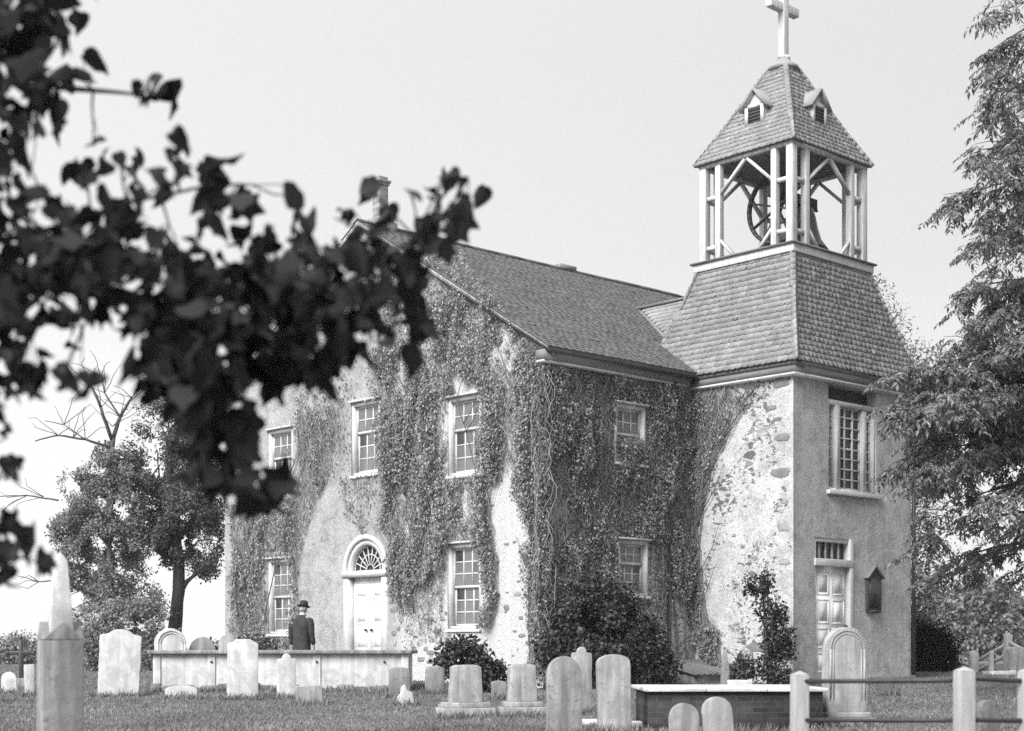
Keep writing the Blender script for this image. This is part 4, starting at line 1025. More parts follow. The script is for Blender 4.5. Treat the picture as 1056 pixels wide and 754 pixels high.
# right background woods edge
for (px, Y, h, wd, lb, mt) in ((1010, 78, 4.6, 2.7, 'round-headed tree beyond the right fence, in the middle of its group', 'leaf_far'), (962, 82, 3.9, 2.2, 'lower tree showing between the black yew and its round-headed neighbour', 'leaf_far'), (1062, 84, 3.6, 1.8, 'darker tree at the right end behind the far tall gravestones', 'leaf_dark'), (1035, 95, 3.4, 2.2, 'far low tree in front of the pale hill', 'leaf_far'), (985, 90, 2.9, 2.4, 'low bushy tree filling the gap behind the yew', 'leaf_far')):
    b = at_ground(px, Y)
    tree('broadleaf_tree', lb, b, h * 0.7, 0.16, [(0, 0, h * 0.62, wd * 0.75, wd * 0.7, h * 0.36), (-wd * 0.5, 0, h * 0.42, wd * 0.5, wd * 0.5, h * 0.32), (wd * 0.5, 0, h * 0.42, wd * 0.52, wd * 0.5, h * 0.3), (0.1, -0.3, h * 0.25, wd * 0.8, wd * 0.5, h * 0.24)], 6500, 0.24, MAT[mt], MAT['bark'], TG, gap=-0.1, gs=0.7)

# right: big compound-leaved tree, trunk outside the picture
def compound_tree():
    base = at_ground(1205, 27.5); root = empty('walnut_tree', base, 'large tree with drooping compound leaves reaching in from the right edge', 'tree')
    tk = MB(); cr = MB()
    trunk = [base + Vector((0, 0, -0.3)), base + Vector((0.05, 0, 1.5)), base + Vector((-0.05, 0.1, 3.5)), base + Vector((-0.2, 0, 5.5)), base + Vector((-0.1, 0.1, 8)), base + Vector((-0.3, 0, 10.5)), base + Vector((-0.2, 0, 12.3))]
    tube(tk, trunk, [0.42, 0.32, 0.29, 0.25, 0.19, 0.12, 0.04], 10)
    boughs = [  # tip px, py, depth offset, how many sprays, drop at tip
        (1030, 8, 0.5, 12), (1015, 50, 1.2, 16), (992, 68, -0.3, 12), (1000, 92, -0.8, 16), (1012, 118, 0.9, 20), (990, 148, 0.2, 20), (1020, 160, -1.2, 22), (950, 203, 0.3, 30), (985, 215, 1.4, 22), (965, 240, -0.9, 14), (1003, 258, -0.5, 14), (946, 300, 0.4, 24),
        (975, 322, -0.8, 24), (962, 345, 1.2, 22), (990, 350, 1.6, 26), (956, 378, -0.3, 30), (965, 395, 0.8, 34), (995, 405, -1.5, 34), (934, 412, -0.4, 34), (926, 425, -0.8, 34), (950, 440, 0.8, 34), (934, 378, -0.3, 26), (948, 398, 0.6, 26), (975, 445, 1.8, 36), (924, 470, -0.2, 34), (950, 478, -1.0, 36), (970, 485, -0.2, 24), (1000, 470, 1.0, 22),
        (1015, 515, -1.2, 18), (970, 520, 1.4, 14), (955, 548, 0.6, 14), (1005, 560, 0.9, 12), (958, 585, 1.8, 10), (990, 585, 1.6, 14), (1035, 545, 0.2, 16), (1045, 585, 0.9, 13), (1030, 300, 0.3, 26), (1040, 225, 0.4, 30), (1040, 350, -1.5, 34), (1045, 425, 0.2, 40), (1050, 480, 0.2, 24)]
    boughs = [(px + (34 if px < 1012 and py < 362 else 0), py, dz, ns) for px, py, dz, ns in boughs]
    Pb, Db, Ls = [], [], []
    for i, (px, py, dz, ns) in enumerate(boughs):
        tip = W(px, py, 26.3 + dz)
        hz = tip.z - base.z
        k = max(0.0, min(1.0, (hz + 0.2) / 12.6)); kk = k * 6; j = min(5, int(kk)); s0 = trunk[j].lerp(trunk[j + 1], kk - j)
        path = wobble(s0, tip, 10, 0.06, i * 3.77)
        path = [p + Vector((0, 0, 0.55 * math.sin(PI * t / 10) - 0.12 * (t / 10) ** 3)) for t, p in enumerate(path)]
        tube(tk, path, [max(0.006, 0.075 * (1 - t / 10.5) ** 1.2) for t in range(11)], 6)
        for s in range(ns):
            t = 1 - 0.62 * (random.random() ** 1.3); f = t * 10; j = min(9, int(f)); p = path[j].lerp(path[j + 1], f - j); d = (path[j + 1] - path[j]).normalized()
            off = Vector(rnd_dirs(1)[0]); off.z *= 0.55
            twig = p + (off * 0.55 + d * 0.25) * random.uniform(0.25, 1.0)
            tube(tk, [p, p.lerp(twig, 0.5) + Vector((0, 0, 0.04)), twig], [0.010, 0.007, 0.003], 4, cap=False)
            for q in range(random.randint(4, 6)):
                ang = random.random() * 2 * PI
                ld = (d * 0.5 + Vector((math.cos(ang), math.sin(ang), -0.2 - 0.5 * random.random()))).normalized()
                L = random.uniform(0.26, 0.44); st = p.lerp(twig, random.uniform(0.45, 1.0))
                sd = ld.cross(Vector((0, 0, 1))).normalized()
                for m_ in range(7):
                    tt = 0.15 + 0.85 * m_ / 6
                    c = st + ld * (L * tt) + Vector((0, 0, -0.20 * L * tt * tt))
                    for sg in (-1, 1):
                        Pb.append(c); Db.append((sd * sg * 1.0 + ld * 0.55 + Vector((0, 0, -0.45 - 0.5 * random.random())))); Ls.append(L * 0.34 * (1 - 0.35 * abs(tt - 0.6)))
    Pb = np.array([tuple(p) for p in Pb]); Db = np.array([tuple(p) for p in Db]); k = len(Pb)
    Db = unit(Db) + 0.5 * rnd_dirs(k)
    T = (np.array([(0, 0, 0), (0.19, 0.4, 0.06), (0, 1, -0.12), (-0.19, 0.4, 0.06)], float), T_LANCE[1])
    scatter(cr, Pb, Db, rnd_dirs(k) * 0.6 + np.array([0, -0.2, 0.9]), np.array(Ls) * (0.75 + 0.5 * RNG.random(k)), T)
    # rest of the head, outside the picture to the right
    for i, (x, y, z, r) in enumerate(((1.6, 0.5, 4.5, 2.0), (2.0, -0.5, 7.5, 2.2), (1.0, 1.5, 10.5, 1.9), (0.8, 0.5, 12.3, 1.3), (3.2, 0.5, 6.0, 1.8))):
        c = base + Vector((x, y, z)); blob(cr, c, (r, r, r * 0.9), 3500, 0.2, -0.1, 0.9, 0.4, T_LANCE, 0.5, off=i)
        tube(tk, wobble(trunk[min(5, 1 + i)], c, 5, 0.1, i * 9.1), [0.12, 0.1, 0.08, 0.06, 0.04, 0.02], 6)
    for i, (px, py, dz) in enumerate(((1132, 60, 0.5), (1130, 160, -0.6), (1134, 250, 0.8), (1130, 340, -0.8), (1130, 430, 0.5), (1136, 520, 0.0), (1180, 120, -1.2), (1185, 300, -1.5), (1180, 450, -1.4))):
        blob(cr, W(px, py, 26.6 + dz), (1.0, 1.3, 0.95), 2600, 0.15, -0.05, 1.3, 0.2, T_LANCE, 0.6, off=20 + i)
    tk.build('trunk', MAT['bark'], root, origin=base, smooth=True); cr.build('crown', MAT['leaf_right'], root, origin=base)
compound_tree()

# near left: branch of a big-leaved tree hanging across the view
def near_tree():
    bx, by = -5.6, 3.4
    base = Vector((bx, by, ground_z(bx, by))); root = empty('broadleaf_tree', base, 'near big-leaved tree whose dark leafy bough hangs across the upper left', 'tree')
    tk = MB(); cr = MB()
    top = base + Vector((0.3, 0, 7.2))
    ln = wobble(base + Vector((0, 0, -0.3)), top, 9, 0.04, 2.2); tube(tk, ln, [0.34, 0.27, 0.25, 0.24, 0.22, 0.2, 0.17, 0.13, 0.09, 0.05], 10)
    # clusters: px, py, spread x, spread y, depth, leaves
    cl = [(15, 18, 26, 18, 5.6, 16), (55, 12, 20, 14, 5.6, 9), (62, 38, 16, 12, 5.7, 7), (22, 75, 28, 26, 5.4, 18), (55, 108, 24, 18, 5.8, 10), (15, 130, 20, 26, 5.5, 11), (80, 80, 18, 12, 5.9, 5), (140, 92, 12, 9, 6.0, 3), (172, 96, 12, 7, 6.0, 4), (96, 145, 7, 6, 5.9, 1), (5, 170, 14, 20, 5.6, 5),
          (85, 180, 18, 10, 5.6, 5), (125, 172, 16, 8, 5.7, 4), (180, 165, 9, 18, 5.5, 5), (210, 180, 22, 10, 5.6, 6), (215, 215, 16, 18, 5.5, 8), (245, 215, 12, 16, 5.6, 5), (160, 195, 14, 10, 5.7, 2), (305, 203, 5, 5, 5.8, 1),
          (80, 235, 30, 18, 5.4, 17), (130, 222, 22, 14, 5.5, 10), (70, 275, 36, 24, 5.3, 32), (125, 270, 28, 24, 5.4, 24), (20, 225, 18, 26, 5.5, 13), (20, 275, 22, 24, 5.6, 16), (15, 330, 20, 26, 5.3, 18), (20, 385, 22, 24, 5.5, 18), (65, 395, 22, 10, 5.4, 5), (62, 320, 24, 10, 5.6, 7), (105, 318, 20, 10, 5.5, 7), (75, 345, 14, 12, 5.6, 2),
          (175, 262, 22, 16, 5.6, 8), (170, 300, 24, 26, 5.3, 24), (165, 345, 26, 26, 5.3, 30), (215, 300, 26, 24, 5.4, 26), (220, 345, 30, 26, 5.2, 34), (265, 265, 22, 18, 5.5, 14), (270, 310, 30, 26, 5.3, 34), (275, 355, 28, 24, 5.4, 28), (310, 245, 16, 16, 5.6, 8), (325, 285, 28, 24, 5.4, 25), (330, 330, 30, 24, 5.3, 30), (335, 375, 26, 18, 5.5, 17),
          (375, 265, 26, 20, 5.6, 13), (380, 310, 26, 24, 5.5, 18), (385, 355, 24, 18, 5.6, 9), (415, 285, 20, 26, 5.7, 10), (430, 330, 18, 22, 5.8, 6), (345, 225, 9, 6, 5.9, 1), (395, 235, 16, 12, 5.9, 4), (440, 225, 16, 14, 5.9, 4), (425, 200, 8, 6, 6.0, 1), (470, 190, 5, 9, 6.1, 1), (482, 205, 10, 5, 6.1, 1), (463, 180, 4, 6, 6.2, 1), (452, 200, 8, 12, 6.1, 3), (475, 215, 8, 8, 6.1, 2), (466, 238, 8, 10, 6.0, 2), (492, 208, 4, 4, 6.2, 1), (450, 250, 14, 10, 5.9, 4), (380, 195, 9, 5, 6.0, 2), (420, 370, 10, 10, 5.9, 2), (440, 345, 8, 10, 5.9, 2),
          (165, 395, 24, 18, 5.3, 17), (215, 395, 28, 22, 5.2, 30), (262, 392, 22, 14, 5.4, 15), (300, 384, 18, 8, 5.5, 6), (205, 440, 22, 26, 5.3, 22), (236, 445, 18, 24, 5.3, 17), (288, 498, 12, 10, 5.5, 6), (240, 485, 22, 20, 5.4, 17), (262, 512, 20, 12, 5.5, 8), (205, 488, 12, 16, 5.5, 5), (185, 425, 14, 12, 5.6, 5), 
          (6, 452, 8, 8, 5.6, 2), (12, 478, 12, 8, 5.5, 4), (8, 540, 12, 12, 5.4, 5), (25, 552, 14, 6, 5.5, 2), (12, 575, 10, 10, 5.5, 3), (35, 580, 10, 6, 5.6, 2), (5, 598, 8, 8, 5.6, 2), (-40, 200, 40, 90, 5.5, 40), (-40, 400, 40, 100, 5.4, 40), (-35, 60, 35, 60, 5.6, 26), (60, -40, 60, 30, 5.7, 24)]
    main = [ln[4], Vector((-4.2, 4.3, 2.75)), W(-60, 260, 5.6), W(60, 290, 5.55), W(170, 318, 5.5), W(260, 330, 5.5), W(340, 300, 5.6), W(430, 245, 5.85)]
    up1 = [ln[5], Vector((-4.2, 4.6, 4.2)), W(-80, 40, 5.7), W(0, 60, 5.7), W(60, 90, 5.8), W(150, 100, 6.0)]
    mid = [W(-60, 260, 5.6), W(40, 240, 5.6), W(130, 210, 5.6), W(220, 190, 5.6)]
    low = [W(170, 318, 5.5), W(205, 390, 5.4), W(240, 470, 5.45), W(262, 515, 5.5)]
    low2 = [main[1], W(-90, 430, 5.5), W(-20, 520, 5.5), W(20, 575, 5.5)]
    tail = [W(340, 300, 5.6), W(390, 310, 5.7), W(430, 325, 5.8)]
    def smoothp(P):
        out = []
        for i in range(len(P) - 1):
            for t in range(5):
                out.append(P[i].lerp(P[i + 1], t / 5) + Vector((mnoise.noise(Vector((i + t * .2, P[0].x, 1))), 0, mnoise.noise(Vector((P[0].z, i + t * .2, 5))))) * 0.02)
        return out + [P[-1]]
    nodes = []
    for P, r0, r1 in ((main, 0.075, 0.006), (up1, 0.06, 0.005), (mid, 0.018, 0.005), (low, 0.016, 0.004), (low2, 0.03, 0.005), (tail, 0.010, 0.003)):
        q = smoothp(P); tube(tk, q, [r0 + (r1 - r0) * (i / (len(q) - 1)) ** 0.7 for i in range(len(q))], 7); nodes += q
    Pl, Ax, Nn, Sz = [], [], [], []
    for i, (px, py, sx, sy, D, n) in enumerate(cl):
        c = W(px, py, D)
        nd = min(nodes, key=lambda q: (q - c).length); tw = wobble(nd, c, 4, 0.10, i * 1.9); tube(tk, tw, [0.0055, 0.005, 0.004, 0.0035, 0.003], 5)
        n = int(n * (1.18 if n >= 20 else 1.05) + 0.5) if n > 4 else n
        for k in range(n):
            g = RNG.normal(size=3); g = np.clip(g, -1.7, 1.7)
            p = W(px + g[0] * sx * 0.72, py + g[1] * sy * 0.72, D + g[2] * 0.22)
            d = p - c; d = d.normalized() if d.length > 1e-6 else Vector((0, 0, -1))
            ax = d * 0.55 + Vector((RNG.normal() * 0.45, RNG.normal() * 0.45, -0.55))
            ax.normalize(); s = 0.055 + 0.075 * random.random() ** 0.8
            st = p - ax * s * 0.5
            Pl.append(tuple(st)); Ax.append(tuple(ax)); Nn.append((RNG.normal() * 0.9, -0.2 + RNG.normal() * 0.9, 0.55 + RNG.normal() * 0.5)); Sz.append(s)
            if k % 3 == 0: tube(tk, [tw[2 + k % 3], tw[2 + k % 3].lerp(st, 0.6) + Vector((0, 0, 0.01)), st], [0.0028, 0.0022, 0.0016], 4, cap=False)
    Pl, Ax, Nn, Sz = map(np.array, (Pl, Ax, Nn, Sz)); lb = RNG.random(len(Pl)) < 0.16
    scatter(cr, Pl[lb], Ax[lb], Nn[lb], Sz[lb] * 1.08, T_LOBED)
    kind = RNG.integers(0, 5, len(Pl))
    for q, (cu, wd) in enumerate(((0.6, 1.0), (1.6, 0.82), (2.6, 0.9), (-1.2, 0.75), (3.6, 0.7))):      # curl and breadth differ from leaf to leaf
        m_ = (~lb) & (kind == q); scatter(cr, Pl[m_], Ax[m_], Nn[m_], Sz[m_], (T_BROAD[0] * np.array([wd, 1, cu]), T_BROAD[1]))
    for i, (x, y, z, r) in enumerate(((-4.6, 2.4, 5.6, 1.9), (-3.2, 1.6, 6.6, 1.8), (-6.5, 3.2, 5.2, 1.9), (-5.6, 2.0, 7.4, 1.7), (-4.4, 3.6, 6.6, 1.5), (-2.0, 2.6, 6.2, 1.3))):
        blob(cr, (x, y, z), (r, r, r * 0.75), 1500, 0.16, -0.2, 1.0, 0.3, T_SIMPLE, 0.4, off=i)
        tube(tk, wobble(ln[6], Vector((x, y, z)), 5, 0.08, i * 4.4), [0.09, 0.075, 0.06, 0.045, 0.03, 0.012], 6)
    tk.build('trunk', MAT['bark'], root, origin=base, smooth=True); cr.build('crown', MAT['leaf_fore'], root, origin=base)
near_tree()

# ================================================================== GRAVES
GG = 'gravestones in the churchyard'
FEET = []
def outline(shape, w, h):
    hw = w / 2
    if shape == 'round': a = min(hw, h * 0.5); return [(-hw, 0), (hw, 0)] + [(hw * math.cos(PI * i / 16), h - a + a * math.sin(PI * i / 16)) for i in range(17)]
    if shape == 'segment': a = hw * 0.55; return [(-hw, 0), (hw, 0)] + [(hw * math.cos(PI * i / 14), h - a + a * math.sin(PI * i / 14) ** 0.9) for i in range(15)]
    if shape == 'low': a = hw * 0.28; return [(-hw, 0), (hw, 0)] + [(hw * math.cos(PI * i / 14), h - a + a * math.sin(PI * i / 14)) for i in range(15)]
    if shape == 'flat': return [(-hw, 0), (hw, 0), (hw, h), (-hw, h * 0.985)]
    if shape == 'ogee':
        right = [(1.0, 0.905), (0.86, 0.925), (0.72, 0.93), (0.55, 0.945), (0.4, 0.975), (0.2, 0.995), (0.0, 1.0)]
        return [(-hw * 0.96, 0), (hw * 0.96, 0)] + [(hw * a, h * b) for a, b in right] + [(-hw * a, h * b) for a, b in reversed(right[:-1])]
    if shape == 'shoulder':   # round head between shoulders
        r = hw * 0.46; s = h - r * 1.35
        pts = [(hw, s - hw * 0.1), (hw * 0.9, s + hw * 0.04), (hw * 0.66, s + hw * 0.06), (r, s + hw * 0.1)]
        arc = [(r * math.cos(PI * i / 12), h - r + r * math.sin(PI * i / 12)) for i in range(13)]
        return [(-hw, 0), (hw, 0)] + pts + arc + [(-a, b) for a, b in reversed(pts)]
    if shape == 'cropped': return [(-hw, 0), (hw, 0), (hw, h * 0.93), (hw * 0.62, h * 0.97), (hw * 0.5, h), (-hw * 0.5, h * 0.995), (-hw * 0.62, h * 0.955), (-hw, h * 0.93)]
    if shape == 'die': return [(-hw, 0), (hw, 0), (hw * 0.90, h * 0.95), (hw * 0.6, h), (0, h * 1.01), (-hw * 0.6, h), (-hw * 0.90, h * 0.95)]
    if shape == 'broken': return [(-hw, 0), (hw, 0), (hw * 0.9, h * 0.7), (hw * 0.35, h * 0.78), (hw * 0.1, h), (-hw * 0.35, h * 0.92), (-hw * 0.5, h * 0.72), (-hw, h * 0.6)]
def grave(px, wpx, top, Y, shape, label, mat='marble', th=0.09, yaw=12, lean=0, pitch=0, base=None, panel=False, name='headstone', cat='headstone', bury=0.12):
    s = Y / F_PX; x = (px - 528) * s; g = ground_z(x, Y)
    rl = random.Random(int(px * 7 + Y * 31))
    if not lean and not base: lean = rl.uniform(-2.2, 2.2); pitch = rl.uniform(-3, 2)
    yaw += rl.uniform(-4, 4)
    ztop = EYE + (HORIZ - top) * s; w = wpx * s / max(0.5, math.cos(math.radians(yaw))) - th * abs(math.sin(math.radians(yaw)))
    bh = base[1] if base else 0
    h = ztop - g
    if Y < 36: FEET.append((x, Y - th / 2 - (0.12 if base else 0.02), max(w, base[0] * s if base else 0), math.radians(yaw)))
    root = empty(name, (x, Y, g), label, cat, GG, rz=math.radians(yaw)) if (base or panel) else None
    R = Matrix.Rotation(math.radians(lean), 3, 'Y') @ Matrix.Rotation(math.radians(pitch), 3, 'X')
    m = MB(); z0 = bh if base else -bury
    poly = [(a, z0 + b * (h - z0) / 1.0) for a, b in [(p[0], p[1] / 1.0) for p in outline(shape, w, 1.0 if False else (h - z0))]] if False else [(a, z0 + b) for a, b in outline(shape, w, h - z0)]
    fine = []
    for i in range(len(poly)):
        (a0, b0), (a1, b1) = poly[i], poly[(i + 1) % len(poly)]; k_ = max(1, int(math.hypot(a1 - a0, b1 - b0) / 0.07))
        for j in range(k_):
            t = j / k_; a, b = a0 + (a1 - a0) * t, b0 + (b1 - b0) * t
            e = 0.008 * mnoise.noise(Vector((a * 7 + x, b * 7, 0.3))) + 0.005 * mnoise.noise(Vector((a * 23, b * 23 + x, 2.3)))
            fine.append((a + e, b + 0.8 * e))
    prism(m, fine, -th / 2, th / 2, lambda a, d, z: tuple(R @ Vector((a, d, z))))
    if root is None:
        o = m.build(name, MAT[mat], bevel=0.008); o.location = (x, Y, g); o.rotation_euler = (0, 0, math.radians(yaw)); tag(o, label, cat, GG)
        return o
    slab = m.build('slab', MAT[mat], root, bevel=0.008)
    if base:
        m = MB(); bw = base[0] * s
        box(m, -bw / 2, bw / 2, -th / 2 - 0.13, th / 2 + 0.13, -bury, bh * 0.62); m.build('base', MAT[mat], root, bevel=0.012)
        m = MB(); box(m, -bw / 2 * 0.84, bw / 2 * 0.84, -th / 2 - 0.07, th / 2 + 0.07, bh * 0.62, bh - 0.001); m.build('plinth', MAT[mat], root, bevel=0.012)
    if panel:
        hw = w / 2 * 0.74; zc = h - w / 2
        m = MB()
        for rr0, rr1, d in ((0.80, 0.90, 0.005), (0.66, 0.72, 0.004)):
            pts = []
            for i in range(21):
                t = PI * i / 20; pts.append((math.cos(t), math.sin(t)))
            seq = [(1, -(zc - 0.35) / (w / 2) / rr1)] + pts + [(-1, -(zc - 0.35) / (w / 2) / rr1)]
            for i in range(len(seq) - 1):
                (a, b), (c, e) = seq[i], seq[i + 1]
                q = [(a * rr0 * w / 2, zc + b * rr0 * w / 2), (a * rr1 * w / 2, zc + b * rr1 * w / 2), (c * rr1 * w / 2, zc + e * rr1 * w / 2), (c * rr0 * w / 2, zc + e * rr0 * w / 2)]
                prism(m, q, -th / 2 - d, -th / 2 + 0.01)
        m.build('moulding', MAT[mat], slab)
    return root
grave(122, 43, 649, 27.5, 'ogee', 'big pale slab headstone leaning, between the obelisk and the walled tomb', 'marble_white', 0.10, 8, 2.5)
grave(10, 16, 693, 28.5, 'round', 'small round-topped pale stone at the far left of the churchyard', 'marble_white', 0.08, 12)
grave(31, 11, 685, 27.8, 'flat', 'narrow upright slab half hidden by the obelisk', 'marble_white', 0.10, 20)
grave(177, 33, 648, 31.3, 'round', 'tall arched white headstone at the left end of the long tomb', 'marble_white', 0.16, 12, panel=True)
grave(210, 27, 657, 31.6, 'round', 'grey round-topped stone peeping over the tomb beside the white arched one', 'marble_grey', 0.10, 8)
grave(234, 17, 655, 31.4, 'round', 'narrow round-topped stone behind the square slab at the tomb', 'marble', 0.10, 8)
grave(250, 32, 659, 26.9, 'cropped', 'wide square-shouldered slab standing in front of the long tomb', 'marble_white', 0.09, 6, 0.6)
grave(295, 20, 674, 27.1, 'shoulder', 'narrow slab with a notched top set close against the tomb front', 'marble_white', 0.08, 6)
grave(187, 33, 707, 26.9, 'low', 'low sunken slab below the left end of the tomb', 'marble_white', 0.09, 6, 1)
grave(319, 29, 707, 26.0, 'flat', 'low block-shaped stone with a darker capped top on the grass before the tomb', 'marble', 0.22, 10)
grave(412, 22, 688, 27.4, 'low', 'grey headstone in front of the right end of the tomb', 'marble_grey', 0.09, 10, -1)
grave(419, 17, 706, 25.7, 'broken', 'small broken pale marker leaning before the grey headstone', 'marble_white', 0.07, 10, -7)
grave(448, 20, 687, 28.2, 'low', 'grey slab with rounded shoulders left of the round bush', 'marble_grey', 0.10, 16)
grave(480, 36, 686, 23.6, 'die', 'squat tablet on a stepped base, left of a matching pair', 'marble', 0.24, 16, base=(56, 0.22))
grave(538, 32, 685, 23.8, 'die', 'squat tablet on a stepped base, right of a matching pair', 'marble', 0.24, 16, base=(47, 0.22))
grave(457, 11, 726, 23.9, 'flat', 'little footstone touching the base of the left squat tablet', 'marble', 0.12, 10)
grave(514, 16, 702, 27.0, 'low', 'small low stone between the two squat tablets', 'marble_grey', 0.09, 14)
grave(582, 37, 677, 20.6, 'round', 'tall round-topped headstone with a dark stain, left of the tall pair', 'marble_grey', 0.13, 12)
grave(599, 22, 667, 24.2, 'shoulder', 'thin headstone with a knob-shaped head behind the stained tall one', 'marble', 0.09, 14)
grave(634, 36, 675, 20.9, 'segment', 'tall curved-top headstone just left of the brick vault', 'marble', 0.13, 10, -1.5)
grave(706, 32, 725, 18.0, 'round', 'short round-topped stone before the brick vault, the upright one', 'marble_grey', 0.09, 8)
grave(743, 32, 718, 18.0, 'round', 'short round-topped stone before the brick vault, the leaning one', 'marble', 0.09, 6, -5)
grave(871, 46, 647, 21.6, 'round', 'tall arched headstone with moulded border standing behind the pipe fence', 'marble', 0.20, 10, base=(56, 0.20), panel=True)
grave(1017, 26, 722, 18.5, 'round', 'low dark-stained rounded stone behind the right fence post', 'marble_dark', 0.16, 14)
grave(747.5, 9, 669, 28.8, 'broken', 'narrow grey stone post standing before the white tower flank', 'marble_grey', 0.12, 10, name='stone_post', cat='stone post')
grave(762, 25, 701, 23.5, 'flat', 'white block-like stone just behind the brick vault coping', 'marble_white', 0.2, 4)
grave(1004, 10, 671, 40, 'round', 'pale slim stone in the far right enclosure, nearest the yew', 'marble_white', 0.1, 10)
grave(1022, 5, 671, 41, 'round', 'thinnest pale marker in the far right enclosure', 'marble_white', 0.1, 10)
grave(1048, 19, 667, 39, 'low', 'wide grey headstone at the right edge in the far enclosure', 'marble', 0.2, 10)
grave(914, 15, 697, 34.5 - 6.2, 'flat', 'dark low stone block on the grass below the tower front', 'marble_dark', 0.3, 10)
grave(1030, 30, 692, 37, 'flat', 'low pale kerb slab in front of the far enclosure', 'marble_white', 0.5, 4)
# ledgers lying on the grass
for (px, Y, w, lb) in ((662, 22.0, 0.34, 'flat pale ledger stone beside the brick vault corner'), (606, 22.4, 0.2, 'little flat stone at the foot of the stained tall headstone')):
    m = MB(); box(m, -w, w, -0.18, 0.18, -0.08, 0.06); c = at_ground(px, Y)
    o = m.build('ledger_stone', MAT['marble_white'], bevel=0.012); o.location = c; o.rotation_euler = (0, 0, 0.1); tag(o, lb, 'ledger stone', GG)

# long walled tomb
c = at_ground(295.5, 29.6); tomb = empty('table_tomb', c, 'long pale walled tomb with a thin overhanging stone lid', 'tomb')
hh = 0.615 - c.z; lx0, lx1 = -2.36, 2.36
m = MB()
box(m, lx0, lx1, -0.85, 0.85, -0.3, hh - 0.07); body = m.build('chest', MAT['marble_white'], tomb, bevel=0.01)
for xx in (lx0 + 0.0, lx0 + 1.02, 0.62, lx1 - 0.10):
    m = MB(); box(m, xx, xx + 0.14, -0.875, -0.84, -0.1, hh - 0.072); m.build('pilaster', MAT['marble_white'], body, bevel=0.006)
m = MB(); box(m, lx0 - 0.09, lx1 + 0.10, -0.97, 0.97, hh - 0.07, hh - 0.002); m.build('lid', MAT['marble_grey'], tomb, bevel=0.012)
m = MB()
x = lx0 - 0.03
while x < lx1:
    w_ = random.uniform(0.18, 0.42); hgt = random.uniform(0.03, 0.13); box(m, x, min(lx1 + .03, x + w_ - 0.012), -0.90 - random.uniform(0, 0.05), -0.83, -0.2, hgt); x += w_
m.build('footing', MAT['rubble'], tomb, bevel=0.01)
m = MB()
for xx in (lx0 + 1.09, 0.69, 1.95): lathe(m, [(0.0, -0.03), (0.03, 0), (0.0, 0.03)], (xx, -0.882, hh - 0.22), 8)
m.build('iron_cramp', MAT['iron'], body)

# brick vault with stone coping
vx0, vx1, vY = (671 - 528) / F_PX * 20.7, (846 - 528) / F_PX * 21.0, 20.8
c = Vector(((vx0 + vx1) / 2, vY, ground_z(1.5, vY))); hl = (vx1 - vx0) / 2; vault = empty('brick_vault', c, 'low dark brick burial vault with a pale stone coping', 'vault', rz=0.02)
zt = EYE - (709.5 - HORIZ) / F_PX * vY - c.z
m = MB(); box(m, -hl, hl, 0, 1.9, -0.3, zt - 0.05); m.build('wall', MAT['brick'], vault)
m = MB(); k = 3
for i in range(k): box(m, -hl - 0.07 + (2 * hl + 0.14) * i / k, -hl - 0.07 + (2 * hl + 0.14) * (i + 1) / k - 0.006, -0.07, 1.97, zt - 0.05, zt)
m.build('coping', MAT['marble_white'], vault, bevel=0.008)

# obelisk monument close at the left
oY = 12.2; c = at_ground(62, oY); ob = empty('obelisk', c, 'pale marble monument with four gables and a tapering obelisk, close at the left', 'monument', rz=math.radians(25))
zsh = EYE - (660 - HORIZ) / F_PX * oY - c.z; zpk = EYE - (641 - HORIZ) / F_PX * oY - c.z; ztp = EYE + (HORIZ - 578) / F_PX * oY - c.z
hw = 0.158
m = MB(); box(m, -hw - 0.06, hw + 0.06, -hw - 0.06, hw + 0.06, -0.2, 0.18); box(m, -hw - 0.03, hw + 0.03, -hw - 0.03, hw + 0.03, 0.18, 0.27); m.build('base', MAT['marble'], ob, bevel=0.012)
m = MB(); box(m, -hw, hw, -hw, hw, 0.27, zsh - 0.002); m.build('shaft', MAT['marble_grey'], ob, bevel=0.01)
m = MB()
for k in range(4):
    R = Matrix.Rotation(k * PI / 2, 3, 'Z')
    prism(m, [(-hw + 0.002 * k, zsh), (hw - 0.002 * k, zsh), (0, zpk)], -hw, 0.0, lambda a, d, z, R=R: tuple(R @ Vector((a, d, z))))
m.build('gable_cap', MAT['marble_grey'], ob, bevel=0.006)
m = MB(); q = 0.098; q2 = 0.05
V = [(sx * q, sy * q, zsh) for sx, sy in ((-1, -1), (1, -1), (1, 1), (-1, 1))] + [(sx * q2, sy * q2, ztp) for sx, sy in ((-1, -1), (1, -1), (1, 1), (-1, 1))] + [(0, 0, ztp + 0.07)]
m.add(V, [(0, 1, 5, 4), (1, 2, 6, 5), (2, 3, 7, 6), (3, 0, 4, 7), (4, 5, 8), (5, 6, 8), (6, 7, 8), (7, 4, 8), (3, 2, 1, 0)])
m.build('spire', MAT['marble_white'], ob, bevel=0.006)

FEET += [(tomb.location.x, 28.68, 4.7, 0.0), (vault.location.x, 20.75, 2.4, 0.02), (2.4, 12.85, 0.2, 0), (3.51, 11.95, 0.2, 0)]
